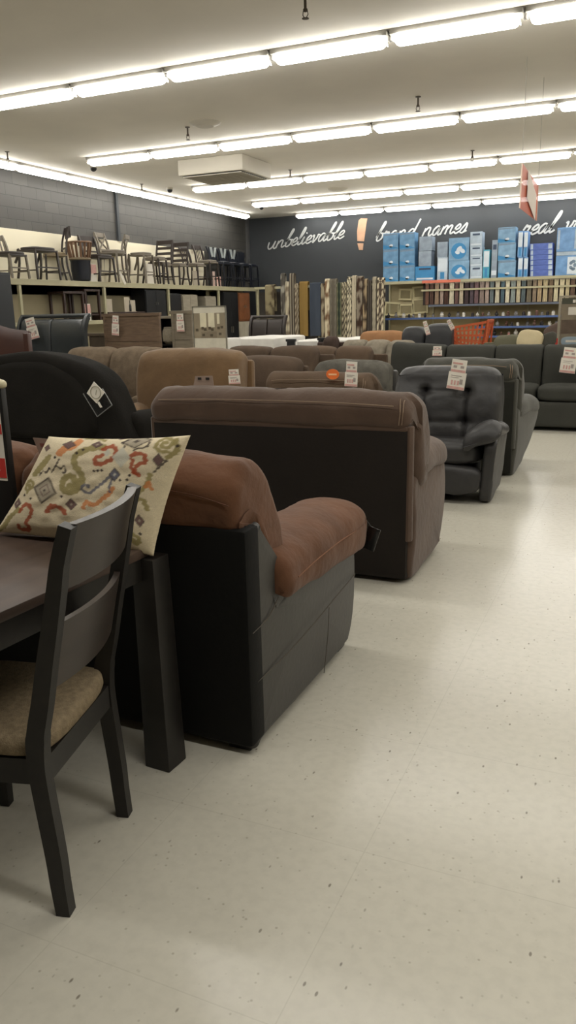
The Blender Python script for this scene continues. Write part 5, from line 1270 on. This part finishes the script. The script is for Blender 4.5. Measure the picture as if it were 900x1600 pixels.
fbox(655, 675, 369.5, 392, 'grey', 'grey blue box topping the third stack', 20.45, 'plain', zb=at(664, 392, 20.45).z+.002)
stack(683, 699.5, [437, 402, 378], ['pale', 'grey'], ['pale blue white tall box with printed white panel', 'grey box on the tall white panelled box'], art=['half', 'plain'])
stack(701, 733, [436, 407, 371.5], 'lblue', ['wide blue fan box with white blades, lower one', 'wide blue fan box with white blades, upper one'], art='swirl')
stack(734.5, 753.5, [434, 416, 401, 385, 362], 'pale', ['pale blue grey box, lowest of four in the narrow stack', 'pale blue grey box, second up in the narrow stack', 'pale blue grey box, third up in the narrow stack', 'pale blue grey box, top of the narrow stack'], art='band')
stack(754.5, 765, [433, 390], 'teal', ['slim teal box beside the narrow pale stack'], art='half')
stack(768, 777, [433, 375], 'grey', ['tall slim grey box before the stepped stack'], art='band')
stack(778, 806, [431, 407, 379.5, 355], 'lblue', ['light blue fan box, bottom of the stepped stack near the orange banner', 'light blue fan box, middle of the stepped stack near the orange banner', 'light blue fan box, top of the stepped stack near the orange banner'])
stack(809, 817, [431, 402, 361], ['sky', 'sky'], ['slim sky blue box, lower left of the slim pair', 'slim sky blue box, upper left of the slim pair'], art='half')
stack(818, 825, [431, 402, 361], ['sky', 'sky'], ['slim sky blue box, lower right of the slim pair', 'slim sky blue box, upper right of the slim pair'], art='half')
py = [430, 422, 414, 406, 398, 390, 380]
on = ['bottom', 'second', 'third', 'fourth', 'fifth', 'topmost']
stack(828, 864, py, 'royal', ['flat royal blue box, %s in its stack of six' % o for o in on], art='flat')
stack(868, 905, [428, 399], 'sky', ['sky blue box with a white flower tile at the right edge'], art='flower')
stack(869, 905, [428, 399], 'sky', [], art='flower')
fbox(869, 905, 393, 399, 'pale', 'flat white box between the sky blue ones at the right edge', 20.45, 'plain', zb=at(886, 399, 20.45).z+.001)
fbox(870, 905, 355, 393, 'sky', 'sky blue box at the right edge, on top of the flat white one', 20.45, 'flat', zb=at(886, 393, 20.45).z+.002)

# ------------------------------------------------------------------ lettering painted on the back wall
GL = {
 'u': ([[(0, .9), (.04, .3), (.25, 0), (.5, .25), (.62, .95)], [(.62, .95), (.6, .25), (.75, 0), (.95, .2)]], .9),
 'n': ([[(0, 0), (.06, .9)], [(.04, .5), (.28, .92), (.5, .85), (.5, .3), (.62, 0), (.85, .2)]], .82),
 'b': ([[(.0, .4), (.32, 1.5), (.4, 2.05), (.28, 2.1), (.14, 1.2), (.1, .2), (.3, 0), (.55, .3), (.5, .8), (.3, .85)], [(.5, .8), (.7, .8)]], .66),
 'e': ([[(0, .35), (.35, .5), (.45, .8), (.3, .98), (.08, .65), (.1, .15), (.3, 0), (.6, .25)]], .56),
 'l': ([[(0, .35), (.32, 1.4), (.36, 2.0), (.24, 2.05), (.1, 1.0), (.1, .2), (.22, 0), (.45, .25)]], .42),
 'i': ([[(0, .35), (.12, .92), (.08, .25), (.2, 0), (.42, .25)], [(.2, 1.32), (.24, 1.42)]], .4),
 'v': ([[(0, .8), (.12, .95), (.18, .35), (.24, 0), (.48, .6), (.5, .95), (.7, .85)]], .66),
 'a': ([[(.55, .85), (.3, 1), (.05, .6), (.12, .08), (.35, .12), (.58, .9), (.52, .25), (.64, 0), (.85, .25)]], .8),
 'r': ([[(0, .5), (.12, 1.05), (.2, .85), (.42, .9), (.36, .35), (.48, 0), (.68, .25)]], .62),
 'd': ([[(.55, .85), (.3, 1), (.05, .6), (.12, .08), (.35, .15), (.6, 1.1), (.72, 2.05)], [(.72, 2.05), (.54, .3), (.64, 0), (.85, .25)]], .82),
 'm': ([[(0, 0), (.06, .9)], [(.04, .5), (.26, .92), (.42, .85), (.42, 0)], [(.42, .5), (.66, .92), (.84, .85), (.82, .3), (.94, 0), (1.15, .2)]], 1.12),
 's': ([[(0, .2), (.36, 1.05), (.46, .45), (.3, 0), (.04, .08)], [(.3, 0), (.6, .2)]], .55), ' ': ([], .7)}
LETM = mat('chalk_white_letters', (186, 188, 186), .7, .05, 6, .03, 40)
def word(txt, px0, py0, px1, py1, xh, label, wt=.034):
    a = at(px0, py0, BY); e = at(px1, py1, BY); L_ = (e-a).length; W = sum(GL[c][1] for c in txt); k = L_/W; d = (e-a).normalized()
    b = NB(); x = 0
    for ci_, c in enumerate(txt):
        for si_, st in enumerate(GL[c][0]):
            pts = [((x+px_+.32*pz)*k, pz*xh) for px_, pz in (cat(st, 4, False) if len(st) > 2 else st)]
            P = [Vector((a.x+d.x*u, 0, a.z+d.z*u+v)) for u, v in pts]
            P = [Vector((p.x, -.008-.0016*si_-.0008*(ci_ % 2), p.z)) for p in P]
            sweep(b, P, rect(wt, .012), up=(0, -1, 0))
        x += GL[c][1]
    bmesh.ops.translate(b, verts=b.verts[:], vec=(-a.x, 0, -a.z))
    o = fin('wall_lettering', b, LETM, None, False, loc=(a.x, BY, a.z))
    tag(o, label, 'lettering')
word('unbelievable', 417, 390, 536, 372, .2, 'white cursive lettering reading unbelievable on the dark back wall')
word('brand names', 586, 377, 727, 363, .215, 'white cursive lettering reading brand names, partly behind the blue boxes', .038)
word('real value', 814, 368, 952, 354, .22, 'white cursive lettering reading real va at the right end of the dark wall', .04)
p = at(566, 366, BY)
t = thing('exclamation_mark', 'tan orange brush-stroke exclamation mark on the wall right of unbelievable', 'wall mark', (p.x, BY, p.z))
OM = mat('tan_orange_paint', (180, 142, 114), .7, .1, 6, .05, 40)
sc_px = (at(576, 366, BY)-at(556, 366, BY)).length/20
b = NB(); pane(b, [((x_-566)*sc_px, 0, (366-y_)*sc_px*1.02) for x_, y_ in ((560.5, 347), (564, 344), (574, 345), (572.5, 352), (569, 376), (558.5, 375), (558, 362))], .012, (0, -1, 0)); fin('stroke', b, OM, t, False)
b = NB(); pane(b, [((x_-566)*sc_px, 0, (366-y_)*sc_px*1.02) for x_, y_ in ((558.5, 378), (568, 378.5), (567, 388), (561, 387.5))], .012, (0, -1, 0)); fin('dot', b, OM, t, False)

# ------------------------------------------------------------------ hanging banner and sign stand
BYn = 9.4
def bp(x, y): return at(x, y, BYn)
cA = bp(816, 254); cB = bp(841, 290); cC = bp(840, 345); cD = bp(812, 325)
wv = Vector((.22, .55, 0))
base = Vector((cA.x, BYn, 0))
t = thing('hanging_banner', 'translucent orange diamond-edged banner hanging from the ceiling near the right', 'banner', (base.x, base.y, CEIL))
z = lambda v_: v_.z-CEIL
xs = (cB.x-cA.x)
ex = .9; fx = (at(841, 290, BYn+ex).x)-cA.x
z2 = at(841, 290, BYn+ex).z-CEIL; z3 = at(840, 345, BYn+ex).z-CEIL
b = NB(); pane(b, [(0, 0, z(cA)), (fx, ex, z2), (fx, ex, z3), (cD.x-cA.x, 0, z(cD))], .004, (-1, .3, 0)); fin('sheet', b, mat('orange_film', (206, 98, 60), .4, .05, 3, 0, 1, alpha=.85), t, False)
b = NB(); beam(b, (0, -.004, z(cA)), (cD.x-cA.x, -.004, z(cD)), .012, .012); beam(b, (fx, ex, z2), (fx, ex, z3), .012, .012); fin('edging', b, mat('pale_edging', (240, 214, 196), .5), t, False)
b = NB(); zc = (z(cA)+z(cD))/2
m0 = Vector((fx*.3, ex*.3, 0)); m1 = Vector((fx*.85, ex*.85, 0)); off = Vector((.012, -.006, 0))
pane(b, [tuple(m0+off+Vector((0, 0, zc+.2))), tuple(m1+off+Vector((0, 0, zc-.02))), tuple(m1+off+Vector((0, 0, zc-.3))), tuple(m0+off+Vector((0, 0, zc-.1)))], .002, (1, -.3, 0)); fin('white_shape', b, mat('banner_white', (238, 226, 216), .5, .02, 3, 0, 1, alpha=.85), t, False)
b = NB(); tube(b, [(0, 0, z(cA)), (0, 0, -.001)], .003, 5); tube(b, [(fx, ex, z2), (fx, ex, -.001)], .003, 5); fin('cord', b, mat('thin_cord', (170, 165, 155), .6), t)

SY = 11.35
q0 = at(876, 462, SY); q1 = at(876, 545, SY)
t = thing('sign_stand', 'tall metal framed sign stand behind the sectional at the right edge', 'sign stand', (q0.x, SY, 0))
SZ = q0.z
b = NB(); box(b, -.015, .015, -.015, .015, 0, SZ); box(b, .735, .765, -.015, .015, 0, SZ); box(b, .015, .735, -.012, .012, SZ-.025, SZ); box(b, -.05, .8, -.2, .2, 0, .025); fin('frame', b, mat('stand_metal', (172, 164, 146), .4, .05, 3, .02, 30, metal=.4), t, False)
b = NB(); box(b, .02, .73, -.004, .004, .9, SZ-.03); fin('board', b, mat('sign_photo_tone', (136, 124, 104), .5, .2, 7, 0, 1), t, False)
b = NB(); box(b, .025, .725, -.006, -.0045, SZ-.11, SZ-.035); fin('header_band', b, mat('header_olive', (70, 72, 58), .5), t, False)
b = NB()
for i in range(6): box(b, .16+i*.05, .195+i*.05, -.0085, -.0065, SZ-.095, SZ-.055)
fin('header_letters', b, WHITE, t, False)
b = NB(); box(b, .11, .24, -.0075, -.0048, SZ-.25, SZ-.15); fin('white_card', b, WHITE, t, False)
b = NB(); box(b, .03, .7, -.0075, -.0048, 1.12, 1.3); fin('printed_sofa', b, mat('sign_sofa_tone', (100, 84, 70), .5, .2, 9, 0, 1), t, False)
b = NB(); cushion(b, (.17, -.009, 1.02), (.26, .006, .12), 3, 6); fin('oval_label', b, mat('silver_blue_label', (150, 166, 178), .4), t)
b = NB(); box(b, .1, .24, -.014, -.0125, 1.005, 1.035); fin('label_print', b, WHITE, t, False)
b = NB(); box(b, -.016, .0, -.0165, -.0155, .85, 1.06); box(b, -.03, -.0165, -.016, .0, .85, 1.0); fin('red_strip', b, REDC, t, False)
